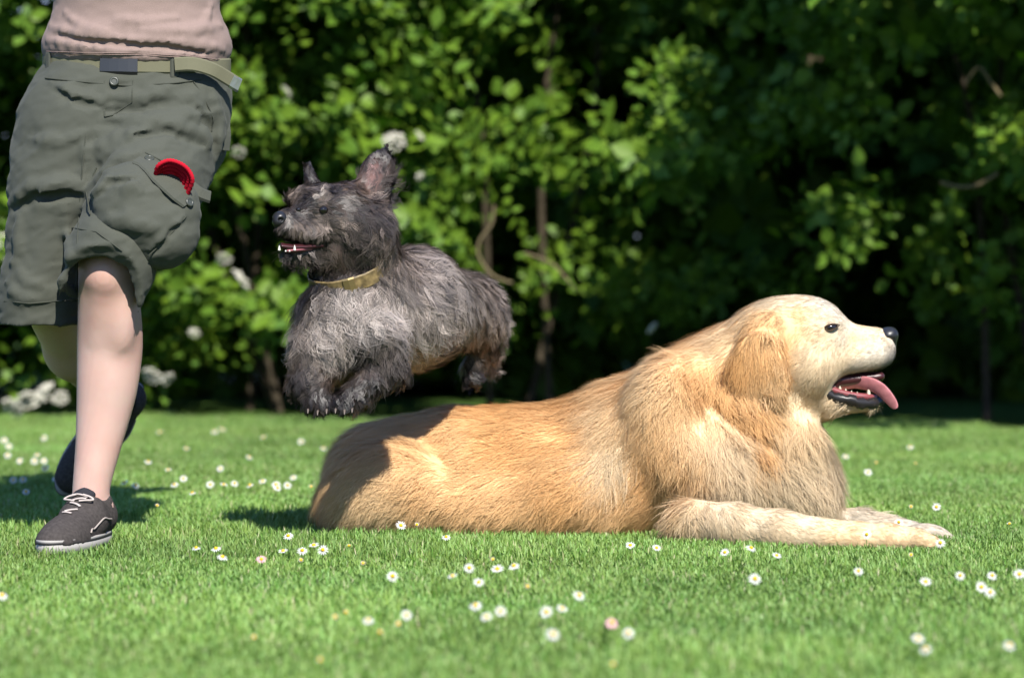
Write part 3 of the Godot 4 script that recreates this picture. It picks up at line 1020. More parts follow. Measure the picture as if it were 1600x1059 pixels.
func gold_guides() -> Array:
	var gold := Color(0.70, 0.415, 0.18)
	var mid := Color(0.76, 0.50, 0.255)
	var pale := Color(0.745, 0.555, 0.335)
	var cream := Color(0.655, 0.53, 0.36)
	var white := Color(0.58, 0.52, 0.425)
	var rust := Color(0.58, 0.30, 0.10)
	var rows := [
		# px, py, depth, direction right, direction down, length px, colour, lift, reach
		[510, 780, 6.08, -0.5, 1.0, 26, mid, 0.25, 1.0], [560, 720, 6.12, -1, 0.7, 32, mid, 0.2, 1.0], [590, 790, 6.06, -0.8, 0.7, 34, pale, 0.2, 1.0],
		[640, 650, 6.2, -1, 0.15, 30, mid, 0.3, 1.0], [700, 690, 6.12, -1, 0.35, 36, mid, 0.18, 1.0], [680, 770, 6.06, -1, 0.5, 38, mid, 0.18, 1.0], [640, 825, 6.06, -0.8, 0.7, 34, pale, 0.15, 1.0],
		[780, 640, 6.2, -1, 0.12, 26, gold, 0.2, 1.0], [800, 700, 6.1, -1, 0.3, 36, gold, 0.16, 1.0], [790, 770, 6.05, -1, 0.5, 40, mid, 0.16, 1.0], [760, 825, 6.05, -0.8, 0.8, 34, mid, 0.15, 1.0],
		[880, 625, 6.2, -1, 0.1, 34, gold, 0.35, 1.0], [900, 690, 6.1, -1, 0.35, 38, gold, 0.16, 1.0], [900, 770, 6.05, -0.8, 0.7, 42, gold, 0.2, 1.0], [880, 830, 6.05, -0.6, 0.9, 34, mid, 0.15, 1.0],
		[960, 590, 6.16, -1, 0.15, 40, mid, 0.4, 1.0], [960, 650, 6.1, -0.7, 0.7, 40, pale, 0.22, 1.0], [965, 720, 6.06, -0.45, 1, 44, cream, 0.22, 1.0], [980, 790, 6.04, -0.6, 0.9, 44, mid, 0.25, 1.0], [1000, 832, 6.02, -0.7, 0.5, 34, gold, 0.2, 1.0],
		[1020, 560, 6.14, -1, 0.25, 32, pale, 0.3, 1.0], [1020, 610, 6.07, -0.5, 1, 34, pale, 0.18, 1.0], [1040, 660, 6.05, -0.2, 1, 34, mid, 0.18, 1.0], [1030, 700, 6.05, -0.4, 1, 40, rust, 0.2, 0.8], [1010, 740, 6.05, -0.4, 1, 42, gold, 0.25, 0.9],
		[1075, 550, 6.12, -1, 0.45, 30, mid, 0.25, 1.0], [1085, 600, 6.07, -0.4, 1, 34, gold, 0.2, 1.0], [1120, 540, 6.1, -1, 0.5, 30, pale, 0.22, 1.0], [1100, 660, 6.04, -0.1, 1, 36, pale, 0.16, 1.0],
		[1075, 720, 6.02, -0.2, 1, 40, mid, 0.2, 0.9], [1060, 780, 6.0, -0.6, 1, 40, mid, 0.25, 0.9], [1130, 690, 6.03, 0.35, 1, 40, cream, 0.16, 1.0], [1150, 740, 6.03, 0.4, 1, 38, cream, 0.16, 1.0], [1120, 760, 6.0, -0.1, 1, 32, cream, 0.15, 0.9],
		[1130, 600, 6.05, 0.35, 1, 38, gold, 0.2, 1.0], [1170, 640, 6.04, 0.5, 1, 42, gold, 0.22, 1.0], [1215, 680, 6.03, 0.55, 1, 44, pale, 0.22, 1.0], [1190, 690, 6.03, 0.6, 0.9, 44, rust, 0.2, 0.7], [1250, 660, 6.07, 0.3, 1, 34, pale, 0.22, 1.0],
		[1210, 735, 6.04, 0.5, 1, 46, cream, 0.22, 1.0], [1245, 720, 6.05, 0.35, 1, 46, cream, 0.25, 1.0], [1290, 720, 6.1, 0.1, 1, 42, cream, 0.3, 1.0], [1230, 785, 6.05, 0.4, 1, 42, cream, 0.22, 1.0], [1290, 780, 6.1, -0.1, 1, 40, cream, 0.28, 1.0],
		# head
		[1165, 490, 6.1, -1, 0.35, 22, pale, 0.2, 0.8], [1205, 470, 6.1, -1, 0.05, 14, cream, 0.12, 0.7], [1250, 466, 6.1, -1, -0.05, 10, cream, 0.08, 0.7], [1292, 476, 6.09, -0.9, -0.3, 8, white, 0.08, 0.7], [1255, 495, 6.06, -1, 0.2, 10, mid, 0.06, 0.6], [1240, 520, 6.05, -0.8, 0.6, 11, mid, 0.06, 0.6], [1262, 525, 6.05, -0.8, 0.5, 9, pale, 0.06, 0.5], [1235, 560, 6.05, -0.5, 0.9, 14, pale, 0.08, 0.5],
		[1275, 500, 6.06, -1, 0.1, 7, cream, 0.05, 0.6], [1300, 490, 6.08, -0.8, -0.4, 6, white, 0.06, 0.5], [1320, 510, 6.09, -1, 0, 5, white, 0.05, 0.5], [1318, 528, 6.08, -1, 0.2, 5, white, 0.04, 0.5], [1335, 530, 6.085, -1, 0.2, 4, mid, 0.04, 0.5], [1394, 560, 6.1, -0.8, 0.6, 5, Color(0.36, 0.33, 0.30), 0.06, 0.4], [1350, 512, 6.1, -1, 0.0, 4, pale, 0.04, 0.5],
		[1340, 545, 6.08, -1, 0.3, 6, cream, 0.05, 0.5], [1370, 550, 6.085, -0.9, 0.6, 6, white, 0.06, 0.5], [1345, 572, 6.08, -0.7, 0.9, 8, white, 0.06, 0.5], [1305, 568, 6.07, -0.6, 0.8, 9, cream, 0.06, 0.6], [1270, 545, 6.05, -0.8, 0.6, 10, cream, 0.06, 0.6], [1262, 590, 6.05, -0.5, 1, 18, cream, 0.1, 0.7],
		[1240, 610, 6.06, -0.3, 1, 22, cream, 0.16, 0.7], [1290, 632, 6.09, -0.8, 0.6, 12, cream, 0.1, 0.6], [1345, 640, 6.11, -0.9, 0.4, 9, cream, 0.1, 0.5], [1270, 640, 6.09, -0.4, 1, 22, cream, 0.15, 0.8],
		# ear
		[1205, 505, 6.045, -0.3, 1, 22, mid, 0.08, 0.5], [1170, 525, 6.045, -0.5, 1, 28, gold, 0.12, 0.5], [1155, 565, 6.04, -0.35, 1, 34, rust, 0.16, 0.5], [1190, 560, 6.03, -0.1, 1, 32, gold, 0.07, 0.5], [1222, 545, 6.04, 0.25, 1, 26, rust, 0.07, 0.45], [1160, 595, 6.04, -0.1, 1, 36, mid, 0.16, 0.5], [1195, 600, 6.035, 0.2, 1, 32, pale, 0.08, 0.5], [1228, 590, 6.035, 0.15, 1, 24, gold, 0.08, 0.45],
		# forelegs
		[1080, 825, 5.97, -0.9, 0.5, 30, cream, 0.2, 0.8], [1130, 806, 5.90, 0.4, 0.7, 16, cream, 0.08, 0.8], [1170, 832, 5.88, 0.6, 0.8, 14, cream, 0.06, 0.8], [1180, 790, 5.96, 0.8, 0.5, 12, pale, 0.06, 0.7], [1240, 826, 5.84, 1, 0.4, 10, cream, 0.05, 0.8], [1330, 835, 5.80, 1, 0.3, 8, pale, 0.05, 0.8], [1400, 840, 5.78, 1, 0.3, 7, pale, 0.05, 0.8], [1450, 846, 5.77, 1, 0.4, 6, pale, 0.05, 0.8],
		[1330, 815, 6.08, 1, 0.2, 8, white, 0.05, 0.6], [1420, 832, 6.04, 1, 0.3, 7, white, 0.05, 0.6], [1480, 842, 6.02, 1, 0.4, 6, white, 0.05, 0.6],
	]
	var out := []
	for r in rows:
		out.append([at(r[0], r[1], r[2]), Vector3(r[3], -r[4], 0).normalized(), r[5] * GP * (1.22 if r[5] > 25 else 1.0), r[6], r[7] * 0.85, r[8]])
	return out

func build_golden() -> void:
	var dog := thing("golden_retriever", "large golden retriever lying on the lawn, mouth open and tongue out", "dog")
	var prims := gold_prims()
	var s := mesh_solid(prims, 0.0065)
	var guides := gold_guides()
	var hide := vmat(0.75, 0.25)
	var body := show_mesh("body", solid_mesh(s, coat_colours(s, guides)), hide, dog)
	var mouth_mid := at(1335, 602, 6.12)
	var nose_mid := at(1394, 526, 6.12)
	var eye_mid := at(1297, 512, 6.07)
	var coat := vmat(0.6, 0.25)
	coat.backlight_enabled = true
	coat.backlight = Color(0.65, 0.65, 0.65)
	var fm := fur(s, guides, {
		"clumps": 54000, "per": 6, "seg": 4, "width": 0.00040, "curl": 0.4, "spread": 0.0072, "swirl": 0.9, "gather": 0.65,
		"tint": func(c: Color, p: Vector3) -> Color:
			var k := 1.0 + 0.09 * noise.get_noise_3dv(p * Vector3(30, 30, 30)) + 0.10 * noise.get_noise_3dv(p * 9.0 + Vector3(7, 3, 1)) + rng.randfn(0.0, 0.05)
			return Color(c.r * k, c.g * (k - 0.02), c.b * (k - 0.04)),
		"skip": func(p: Vector3, n: Vector3) -> bool:
			if p.distance_to(nose_mid) < 0.022 or (p - eye_mid).length() < 0.009:
				return true
			return (p - mouth_mid).length() < 0.07 and absf(p.y - mouth_mid.y + (p.x - mouth_mid.x) * 0.05) < 0.016,
	})
	var f := show_mesh("fur", fm, coat, dog)
	f.set_meta("kind", "stuff")
	# nose with nostrils
	var black := mat(lin(0.018, 0.018, 0.02), 0.38, 0.5)
	var np := [ell(at(1388, 525, 6.12), Vector3(15.5, 14.5, 19) * GP, 0.004, Vector3(0, 0, -8)), ell(at(1394, 522, 6.12), Vector3(9, 10, 15) * GP, 0.006), ell(at(1393, 541, 6.12), Vector3(8, 14, 9) * GP, 0.008)]
	np.append(cut(ell(at(1395, 531, 6.098), Vector3(8, 3.2, 6) * GP, 0.003, Vector3(0, 0, -12))))
	np.append(cut(ell(at(1395, 531, 6.142), Vector3(8, 3.2, 6) * GP, 0.003, Vector3(0, 0, -12))))
	show_mesh("nose", solid_mesh(mesh_solid(np, 0.0016)), black, dog)
	# eyes: dark lids with a glossy ball between them
	var wet := mat(lin(0.012, 0.008, 0.006), 0.08, 0.6)
	var lid := mat(lin(0.07, 0.045, 0.03), 0.6, 0.3)
	for z in [-1, 1]:
		var ep := on_solid(1298, 512, prims) if z == -1 else at(1298, 512, 6.185)
		var e := show_mesh("eye", ball(Vector3(12.5, 5.0, 6) * GP), wet, dog)
		e.position = ep
		e.rotation_degrees = Vector3(0, 0, 16)
		var up_lid := PackedVector3Array()
		var low_lid := PackedVector3Array()
		for i in 9:
			var t := i / 8.0
			var u := (t - 0.5) * 31.0
			var bow := sin(t * PI)
			var zz: float = -z * (-0.0005 + 0.0048 * bow)
			up_lid.append(Vector3(u, bow * 5.2, 0) * GP + Vector3(0, 0, zz))
			low_lid.append(Vector3(u, -bow * 4.0, 0) * GP + Vector3(0, 0, zz))
		for l in [up_lid, low_lid]:
			show_mesh("eyelid", sweep(l, [0.0006, 0.0011, 0.0015, 0.0017, 0.0017, 0.0017, 0.0015, 0.0011, 0.0006], 7), lid, e)
	# inside of the mouth, gums, lips, teeth, tongue
	var gum := mat(lin(0.22, 0.055, 0.06), 0.35, 0.5)
	var dark_gum := mat(lin(0.05, 0.012, 0.014), 0.4, 0.5)
	var pal := [cap(at(1288, 596, 6.12), at(1375, 588, 6.12), 13 * GP, 8 * GP, 0.006, 1.7), cap(at(1285, 605, 6.12), at(1300, 606, 6.12), 14 * GP, 11 * GP, 0.006, 1.8)]
	show_mesh("palate", solid_mesh(mesh_solid(pal, 0.003)), dark_gum, dog)
	for z in [-1, 1]:
		var zz: float = 6.12 + z * 0.021
		var g := smooth_line([at(1288, 600, zz + z * 0.004), at(1305, 610, zz + z * 0.004), at(1330, 617, zz + z * 0.001), at(1355, 620, zz - z * 0.004), at(1368, 621, zz - z * 0.013)], 5)
		show_mesh("gum", sweep(g, [0.006], 8), gum, dog)
		var lip := smooth_line([at(1281, 596, zz + z * 0.008), at(1290, 612, zz + z * 0.010), at(1308, 622, zz + z * 0.009), at(1330, 625, zz + z * 0.007), at(1345, 630, zz + z * 0.005), at(1365, 630, zz - z * 0.003), at(1374, 626, zz - z * 0.016)], 6)
		var rad := []
		for i in lip.size():
			rad.append(0.0098 + 0.0018 * sin(i * 1.1) + 0.0012 * sin(i * 2.3) - 0.003 * float(i < 4))
		var wetlip := mat(lin(0.018, 0.016, 0.016), 0.28, 0.45)
		show_mesh("lip", sweep(lip, rad, 10), wetlip, dog)
		var ivory := mat(lin(0.72, 0.64, 0.5), 0.25, 0.5)
		for tt in [[1294, 598, 8, 11], [1304, 604, 7, 9], [1313, 606, 6, 9], [1322, 609, 5, 8], [1331, 611, 5, 7], [1340, 612, 4, 6], [1358, 610, 5, 13]]:
			var th := show_mesh("tooth", tooth(tt[2] * GP * 0.6, tt[3] * GP), ivory, dog)
			th.position = at(tt[0], tt[1] + 6, zz - (z * 0.006 if tt[0] > 1350 else 0.0))
	var tl := smooth_line([at(1296, 606, 6.12), at(1318, 602, 6.118), at(1340, 598, 6.112), at(1360, 600, 6.10), at(1376, 608, 6.092), at(1388, 620, 6.086), at(1397, 632, 6.083), at(1401, 638, 6.082)], 5)
	var trad := []
	for i in tl.size():
		var t := float(i) / (tl.size() - 1)
		trad.append(Vector2(0.0050 * (1.0 - 0.55 * t), (0.0105 + 0.0035 * sin(t * PI)) * sqrt(maxf(0.05, 1.0 - pow(t, 7.0)))))
	var pink := mat(lin(0.55, 0.22, 0.235), 0.5, 0.4)
	pink.albedo_texture = noise_tex(0.05, Color(0.82, 0.78, 0.78), Color(1, 1, 1), 15, 4, 128)
	pink.uv1_triplanar = true
	pink.uv1_scale = Vector3(12, 12, 12)
	pink.subsurf_scatter_enabled = true
	pink.subsurf_scatter_strength = 0.15
	show_mesh("tongue", sweep(tl, trad, 14, Vector3(0.45, 0.62, 0.62)), pink, dog)
	# claws on the near paw and the far paw
	var horn := mat(lin(0.10, 0.07, 0.05), 0.4, 0.5)
	for k in 4:
		for paw in [[1470, 855, 5.772 + k * 0.017], [1489, 845, 5.985 + k * 0.015]]:
			var a := at(paw[0] - 3, paw[1] - 3, paw[2])
			show_mesh("claw", sweep(smooth_line([a, a + Vector3(0.006, -0.001, 0), a + Vector3(0.010, -0.005, 0)], 3), [0.0026, 0.0024, 0.002, 0.0018, 0.0015, 0.001, 0.0005], 6), horn, dog)

# ------------------------------------------------------------------ the grey terrier in mid leap
const TP := 0.001116     # metres to a pixel of the photograph at this dog's distance

# its hindquarters swing away from the camera
func ta(px: float, py: float, d: float) -> Vector3:
	return at(px, py, d + clampf((px - 600.0) / 150.0, 0.0, 1.3) * 0.17)

func terrier_prims() -> Array:
	var p := []
	p.append(cap(ta(548, 506, 5.92), ta(640, 484, 5.99), 78 * TP, 84 * TP, 0.05, 0.95))
	p.append(cap(ta(640, 484, 5.99), ta(728, 486, 6.08), 84 * TP, 58 * TP, 0.05, 0.95))
	p.append(ell(ta(742, 490, 6.06), Vector3(42, 50, 50) * TP, 0.03))
	p.append(ell(ta(655, 425, 6.02), Vector3(40, 38, 50) * TP, 0.03))                              # withers
	p.append(ell(ta(516, 520, 5.90), Vector3(44, 74, 50) * TP, 0.04))                              # chest front
	# hind legs
	p.append(cap(ta(756, 508, 6.02), ta(760, 540, 6.03), 34 * TP, 22 * TP, 0.02))
	p.append(cap(ta(760, 540, 6.03), ta(738, 568, 6.05), 19 * TP, 13 * TP, 0.015))
	p.append(cap(ta(738, 568, 6.05), ta(738, 594, 6.04), 14 * TP, 13 * TP, 0.01))
	p.append(cap(ta(764, 510, 6.12), ta(766, 570, 6.14), 30 * TP, 13 * TP, 0.02))
	# forelegs folded under the chest
	p.append(cap(ta(585, 530, 5.87), ta(606, 574, 5.86), 42 * TP, 28 * TP, 0.03))
	p.append(cap(ta(606, 574, 5.86), ta(552, 620, 5.83), 27 * TP, 20 * TP, 0.015))
	p.append(ell(ta(536, 629, 5.82), Vector3(23, 17, 20) * TP, 0.01))
	p.append(cap(ta(492, 545, 5.87), ta(486, 600, 5.85), 34 * TP, 27 * TP, 0.03))
	p.append(cap(ta(482, 600, 5.85), ta(492, 622, 5.84), 26 * TP, 21 * TP, 0.015))
	p.append(ell(ta(496, 630, 5.83), Vector3(22, 16, 20) * TP, 0.01))
	for q in [[483, 637, 5.822], [497, 640, 5.815], [510, 638, 5.818], [524, 637, 5.808], [537, 639, 5.803], [549, 636, 5.808]]:
		p.append(ell(ta(q[0], q[1], q[2]), Vector3(7, 7.5, 9) * TP, 0.004))
	# neck and head
	p.append(cap(ta(575, 455, 5.95), ta(558, 385, 5.92), 66 * TP, 58 * TP, 0.04))
	p.append(ell(ta(537, 338, 5.90), Vector3(62, 52, 56) * TP, 0.03))
	p.append(ell(ta(572, 365, 5.89), Vector3(38, 42, 42) * TP, 0.03))                              # cheek ruff
	p.append(ell(ta(490, 318, 5.875), Vector3(34, 30, 40) * TP, 0.02, Vector3(0, 0, 10)))            # brows
	p.append(ell(ta(497, 308, 5.852), Vector3(18, 10, 12) * TP, 0.012, Vector3(0, 0, 14)))
	p.append(ell(ta(459, 309, 5.875), Vector3(12, 10, 12) * TP, 0.012, Vector3(0, 0, 14)))
	p.append(cap(ta(492, 352, 5.87), ta(447, 345, 5.84), 31 * TP, 19 * TP, 0.02))                    # muzzle
	p.append(ell(ta(452, 358, 5.838), Vector3(21, 15, 22) * TP, 0.012))
	p.append(ell(ta(482, 364, 5.852), Vector3(30, 14, 22) * TP, 0.012))
	p.append(cap(ta(520, 395, 5.89), ta(452, 397, 5.852), 27 * TP, 13 * TP, 0.02))                   # lower jaw
	# ears
	p.append(cap(ta(574, 312, 5.90), ta(591, 266, 5.90), 34 * TP, 21 * TP, 0.012, 0.4))
	p.append(cap(ta(591, 266, 5.90), ta(606, 224, 5.905), 20 * TP, 2 * TP, 0.012, 0.4))
	p.append(cap(ta(489, 292, 5.94), ta(480, 262, 5.95), 14 * TP, 8 * TP, 0.012, 0.6))
	p.append(cut(cap(ta(574, 300, 5.876), ta(593, 254, 5.884), 14 * TP, 7 * TP, 0.008, 0.9)))
	p.append(cut(cap(ta(474, 384, 5.86), ta(425, 380, 5.83), 6 * TP, 9 * TP, 0.004, 3.0)))             # open mouth
	return p

func terrier_guides() -> Array:
	var black := Color(0.020, 0.016, 0.016)
	var dark := Color(0.045, 0.036, 0.034)
	var grey := Color(0.215, 0.17, 0.146)
	var silver := Color(0.385, 0.33, 0.295)
	var tan_ := Color(0.27, 0.21, 0.16)
	var brown := Color(0.12, 0.082, 0.06)
	var pinkish := Color(0.28, 0.165, 0.155)
	var rows := [
		# back and flank
		[650, 392, 6.0, 0.9, -0.1, 22, grey, 0.35, 1.0], [700, 410, 6.02, 1, 0.4, 30, grey, 0.4, 1.0], [750, 455, 6.03, 0.8, 0.6, 32, grey, 0.4, 1.0], [785, 495, 6.04, 0.7, 0.9, 30, silver, 0.4, 1.0], [620, 430, 5.93, 0.5, 0.8, 36, grey, 0.35, 1.0], [660, 460, 5.92, 0.8, 0.5, 40, silver, 0.35, 1.0],
		[700, 490, 5.98, 0.8, 0.6, 40, silver, 0.35, 1.0], [740, 510, 6.0, 0.5, 0.9, 36, tan_, 0.35, 0.9], [640, 520, 5.9, 0.7, 0.7, 44, silver, 0.35, 1.0], [600, 480, 5.87, 0.4, 1, 44, silver, 0.35, 1.0], [670, 555, 5.93, 0.8, 0.5, 28, grey, 0.35, 1.0], [640, 580, 5.95, 0.8, 0.6, 24, tan_, 0.35, 1.0], [700, 540, 5.98, 0.8, 0.6, 26, tan_, 0.35, 1.0],
		[600, 618, 5.92, 0.6, 0.9, 30, brown, 0.3, 0.9],
		# chest
		[470, 470, 5.87, -0.3, 1, 44, dark, 0.45, 1.0], [500, 490, 5.85, -0.1, 1, 48, silver, 0.4, 1.0], [535, 510, 5.85, 0.1, 1, 50, silver, 0.38, 1.0], [560, 470, 5.86, 0.2, 1, 46, grey, 0.38, 1.0], [465, 530, 5.87, -0.3, 1, 40, grey, 0.4, 1.0], [515, 545, 5.85, 0.15, 1, 40, silver, 0.35, 0.8], [560, 530, 5.84, 0.3, 1, 40, dark, 0.32, 0.8],
		# forelegs
		[480, 580, 5.83, -0.1, 1, 26, dark, 0.35, 0.8], [490, 620, 5.82, 0, 1, 16, black, 0.35, 0.8], [525, 575, 5.85, 0.3, 1, 26, brown, 0.35, 0.8], [585, 570, 5.83, -0.2, 1, 30, dark, 0.35, 0.8], [600, 600, 5.84, -0.2, 1, 26, dark, 0.35, 0.8], [550, 618, 5.81, -0.5, 0.8, 20, black, 0.35, 0.8], [525, 632, 5.8, -0.3, 1, 10, black, 0.3, 0.7],
		# hind legs
		[775, 540, 6.0, 0.2, 1, 28, brown, 0.35, 0.9], [745, 555, 6.0, 0, 1, 24, dark, 0.35, 0.8], [742, 590, 6.02, 0, 1, 18, black, 0.5, 0.8], [790, 520, 6.02, 0.6, 1, 26, silver, 0.4, 0.8],
		# neck and head
		[605, 400, 5.88, 0.6, 0.8, 34, grey, 0.35, 0.8], [580, 420, 5.87, 0.2, 1, 30, dark, 0.3, 0.8], [530, 430, 5.87, 0, 1, 30, black, 0.3, 0.8], [480, 430, 5.87, -0.2, 1, 34, black, 0.35, 0.8], [605, 360, 5.88, 0.8, 0.4, 34, grey, 0.4, 0.7], [575, 350, 5.85, 0.8, 0.5, 32, dark, 0.3, 0.7], [545, 380, 5.84, 0.6, 0.7, 30, dark, 0.3, 0.7],
		[520, 300, 5.86, 0.7, -0.6, 20, dark, 0.3, 0.6], [550, 300, 5.87, 0.9, -0.3, 22, brown, 0.3, 0.6], [555, 325, 5.84, 0.9, 0.3, 24, dark, 0.25, 0.6], [500, 302, 5.84, 0.1, -1, 18, grey, 0.5, 0.3], [459, 302, 5.865, -0.1, -1, 16, grey, 0.5, 0.3], [480, 318, 5.84, 0.4, -0.8, 12, black, 0.2, 0.4],
		[520, 330, 5.84, 0.8, 0.6, 16, black, 0.18, 0.5], [535, 350, 5.835, 0.8, 0.6, 22, grey, 0.22, 0.4], [505, 350, 5.84, 0.8, 0.6, 16, grey, 0.2, 0.45], [480, 345, 5.835, 0.6, 0.7, 12, dark, 0.2, 0.45], [462, 330, 5.83, 0.6, -0.3, 8, black, 0.15, 0.4], [470, 364, 5.825, 0.3, 1, 14, grey, 0.25, 0.4], [445, 366, 5.82, -0.3, 1, 12, dark, 0.3, 0.4], [510, 370, 5.84, 0.5, 0.9, 18, dark, 0.25, 0.45],
		[455, 408, 5.84, -0.2, 1, 18, dark, 0.35, 0.5], [490, 412, 5.86, 0.2, 1, 22, dark, 0.3, 0.5], [530, 410, 5.86, 0.3, 1, 26, brown, 0.3, 0.5], [470, 398, 5.835, 0.2, 1, 14, grey, 0.25, 0.35],
		# ears
		[545, 285, 5.88, 0.3, -1, 20, dark, 0.25, 0.4], [575, 255, 5.89, 0.3, -1, 8, black, 0.1, 0.5], [600, 238, 5.9, 0.4, -1, 8, black, 0.1, 0.5], [616, 262, 5.9, 0.8, -0.7, 18, black, 0.3, 0.5], [608, 295, 5.89, 1, 0.1, 34, dark, 0.4, 0.5], [580, 282, 5.885, 0.4, -1, 7, pinkish, 0.12, 0.3], [585, 262, 5.888, 0.4, -1, 7, pinkish, 0.12, 0.26], [483, 275, 5.93, -0.2, -1, 9, black, 0.2, 0.5],
	]
	var out := []
	for r in rows:
		out.append([ta(r[0], r[1], r[2]), Vector3(r[3], -r[4], 0.15).normalized(), r[5] * TP * 0.78, r[6], r[7] * 0.8, r[8]])
	return out

func build_terrier() -> void:
	var dog := thing("terrier", "small shaggy grey terrier leaping in mid air over the golden dog", "dog")
	var prims := terrier_prims()
	var s := mesh_solid(prims, 0.005)
	var guides := terrier_guides()
	show_mesh("body", solid_mesh(s, coat_colours(s, guides)), vmat(0.8, 0.2), dog)
	var coat := vmat(0.42, 0.5)
	coat.backlight_enabled = true
	coat.backlight = Color(0.4, 0.4, 0.4)
	var eye_mid := at(505, 328, 5.85)
	var nose_mid := at(434, 341, 5.83)
	var mouth_mid := at(452, 383, 5.83)
	var fm := fur(s, guides, {
		"clumps": 9500, "per": 12, "seg": 6, "width": 0.00050, "curl": 1.0, "spread": 0.0075, "swirl": 2.0, "gather": 0.95,
		"tint": func(c: Color, p: Vector3) -> Color:
			var k := clampf(1.0 + 1.1 * noise.get_noise_3dv(p * 34.0) + 0.5 * noise.get_noise_3dv(p * 90.0), 0.25, 2.0)
			var t := rng.randf()
			if t < 0.22:
				k *= 0.5
			elif t > 0.80:
				k *= 1.4
			return Color(c.r * k, c.g * k, c.b * k),
		"skip": func(p: Vector3, n: Vector3) -> bool:
			return p.distance_to(nose_mid) < 0.016 or p.distance_to(eye_mid) < 0.013 or (p.distance_to(mouth_mid) < 0.028 and absf(p.y - mouth_mid.y) < 0.007),
	})
	show_mesh("fur", fm, coat, dog).set_meta("kind", "stuff")
	# nose
	var np := [ell(at(437, 341, 5.826), Vector3(12, 11, 13) * TP, 0.004), ell(at(434, 346, 5.823), Vector3(9, 9, 11) * TP, 0.004)]
	np.append(cut(ell(at(438, 343, 5.813), Vector3(4, 3, 4) * TP, 0.002)))
	np.append(cut(ell(at(427, 343, 5.822), Vector3(3, 3, 4) * TP, 0.002)))
	show_mesh("nose", solid_mesh(mesh_solid(np, 0.0014)), mat(lin(0.015, 0.015, 0.017), 0.35, 0.5), dog)
	# eyes
	var wet := mat(lin(0.01, 0.008, 0.007), 0.06, 0.6)
	for e in [[505, 328, 8.0], [466, 327, 5.0]]:
		var ep := on_solid(e[0], e[1], prims, -0.002)
		var o := show_mesh("eye", ball(Vector3(e[2], e[2] * 0.85, e[2] * 0.85) * TP), wet, dog)
		o.position = ep
	# mouth
	var dm := mat(lin(0.045, 0.012, 0.015), 0.35, 0.5)
	var ml := smooth_line([at(438, 384, 5.832), at(455, 386, 5.838), at(475, 386, 5.848), at(500, 384, 5.862)], 5)
	show_mesh("palate", sweep(ml, [Vector2(0.006, 0.017)], 10), dm, dog)
	var tl := smooth_line([at(447, 392, 5.830), at(458, 391, 5.834), at(470, 390, 5.842), at(482, 389, 5.852)], 4)
	show_mesh("tongue", sweep(tl, [Vector2(0.0035, 0.012)], 10), mat(lin(0.30, 0.10, 0.12), 0.35, 0.5), dog)
	var ivory := mat(lin(0.8, 0.76, 0.68), 0.25, 0.5)
	for t in [[436, 391, 5.822, 4.0, 11], [460, 391, 5.815, 4.0, 12], [446, 393, 5.817, 2.6, 4], [452, 393, 5.816, 2.6, 4]]:
		var o := show_mesh("tooth", tooth(t[3] * TP * 0.55, t[4] * TP * 0.7), ivory, dog)
		o.position = at(t[0], t[1], t[2])
	# claws
	var horn := mat(lin(0.16, 0.13, 0.11), 0.3, 0.5)
	for q in [[481, 642, 5.810], [496, 645, 5.803], [510, 643, 5.806], [524, 642, 5.796], [538, 644, 5.791], [550, 641, 5.796]]:
		var a := at(q[0], q[1], q[2])
		show_mesh("claw", sweep(smooth_line([a + Vector3(0, 0.003, -0.004), a + Vector3(0, 0.001, 0.004), a + Vector3(0, -0.004, 0.008)], 3), [0.0024, 0.0022, 0.002, 0.0018, 0.0015, 0.001, 0.0005], 6), horn, dog)
	# collar: patterned ribbon band with a fastener
	var cl := PackedVector3Array()
	var cn := PackedVector3Array()
	var c0 := at(543, 423, 5.92)
	var neck := cap(at(562, 462, 5.94), at(532, 385, 5.90), 56 * TP, 50 * TP)
	var ax := Vector3(0.25, -0.90, -0.36).normalized()
	var u := ax.cross(Vector3(0, 0, 1)).normalized()
	var w := u.cross(ax).normalized()
	for i in 49:
		var a := TAU * i / 48.0
		var rdir := u * cos(a) + w * sin(a)
		var q := c0
		for k in 60:
			if neck.dist(q) > 0.013:
				break
			q += rdir * 0.002
		cl.append(q)
		cn.append(rdir)
	var cloth := mat(Color.WHITE, 0.5, 0.4)
	cloth.albedo_texture = noise_tex(0.06, lin(0.36, 0.26, 0.11), lin(0.05, 0.036, 0.018), 77, 2, 128)
	cloth.uv1_triplanar = true
	cloth.uv1_scale = Vector3(9, 9, 9)
	var band := show_mesh("collar", strap(cl, cn, 0.027, 0.002), cloth, dog)
	var brass := mat(lin(0.30, 0.22, 0.10), 0.4, 0.5)
	brass.metallic = 0.6
	for t in [12]:
		var kp := PackedVector3Array()
		var kn := PackedVector3Array()
		for i in 3:
			var j: int = (t + i - 1 + 48) % 48
			kp.append(cl[j] + cn[j] * 0.002)
			kn.append(cn[j])
		show_mesh("fastener", strap(kp, kn, 0.030, 0.0025), brass, band)

# ------------------------------------------------------------------ the person running past
const PP := 0.0011     # metres to a pixel of the photograph at this distance

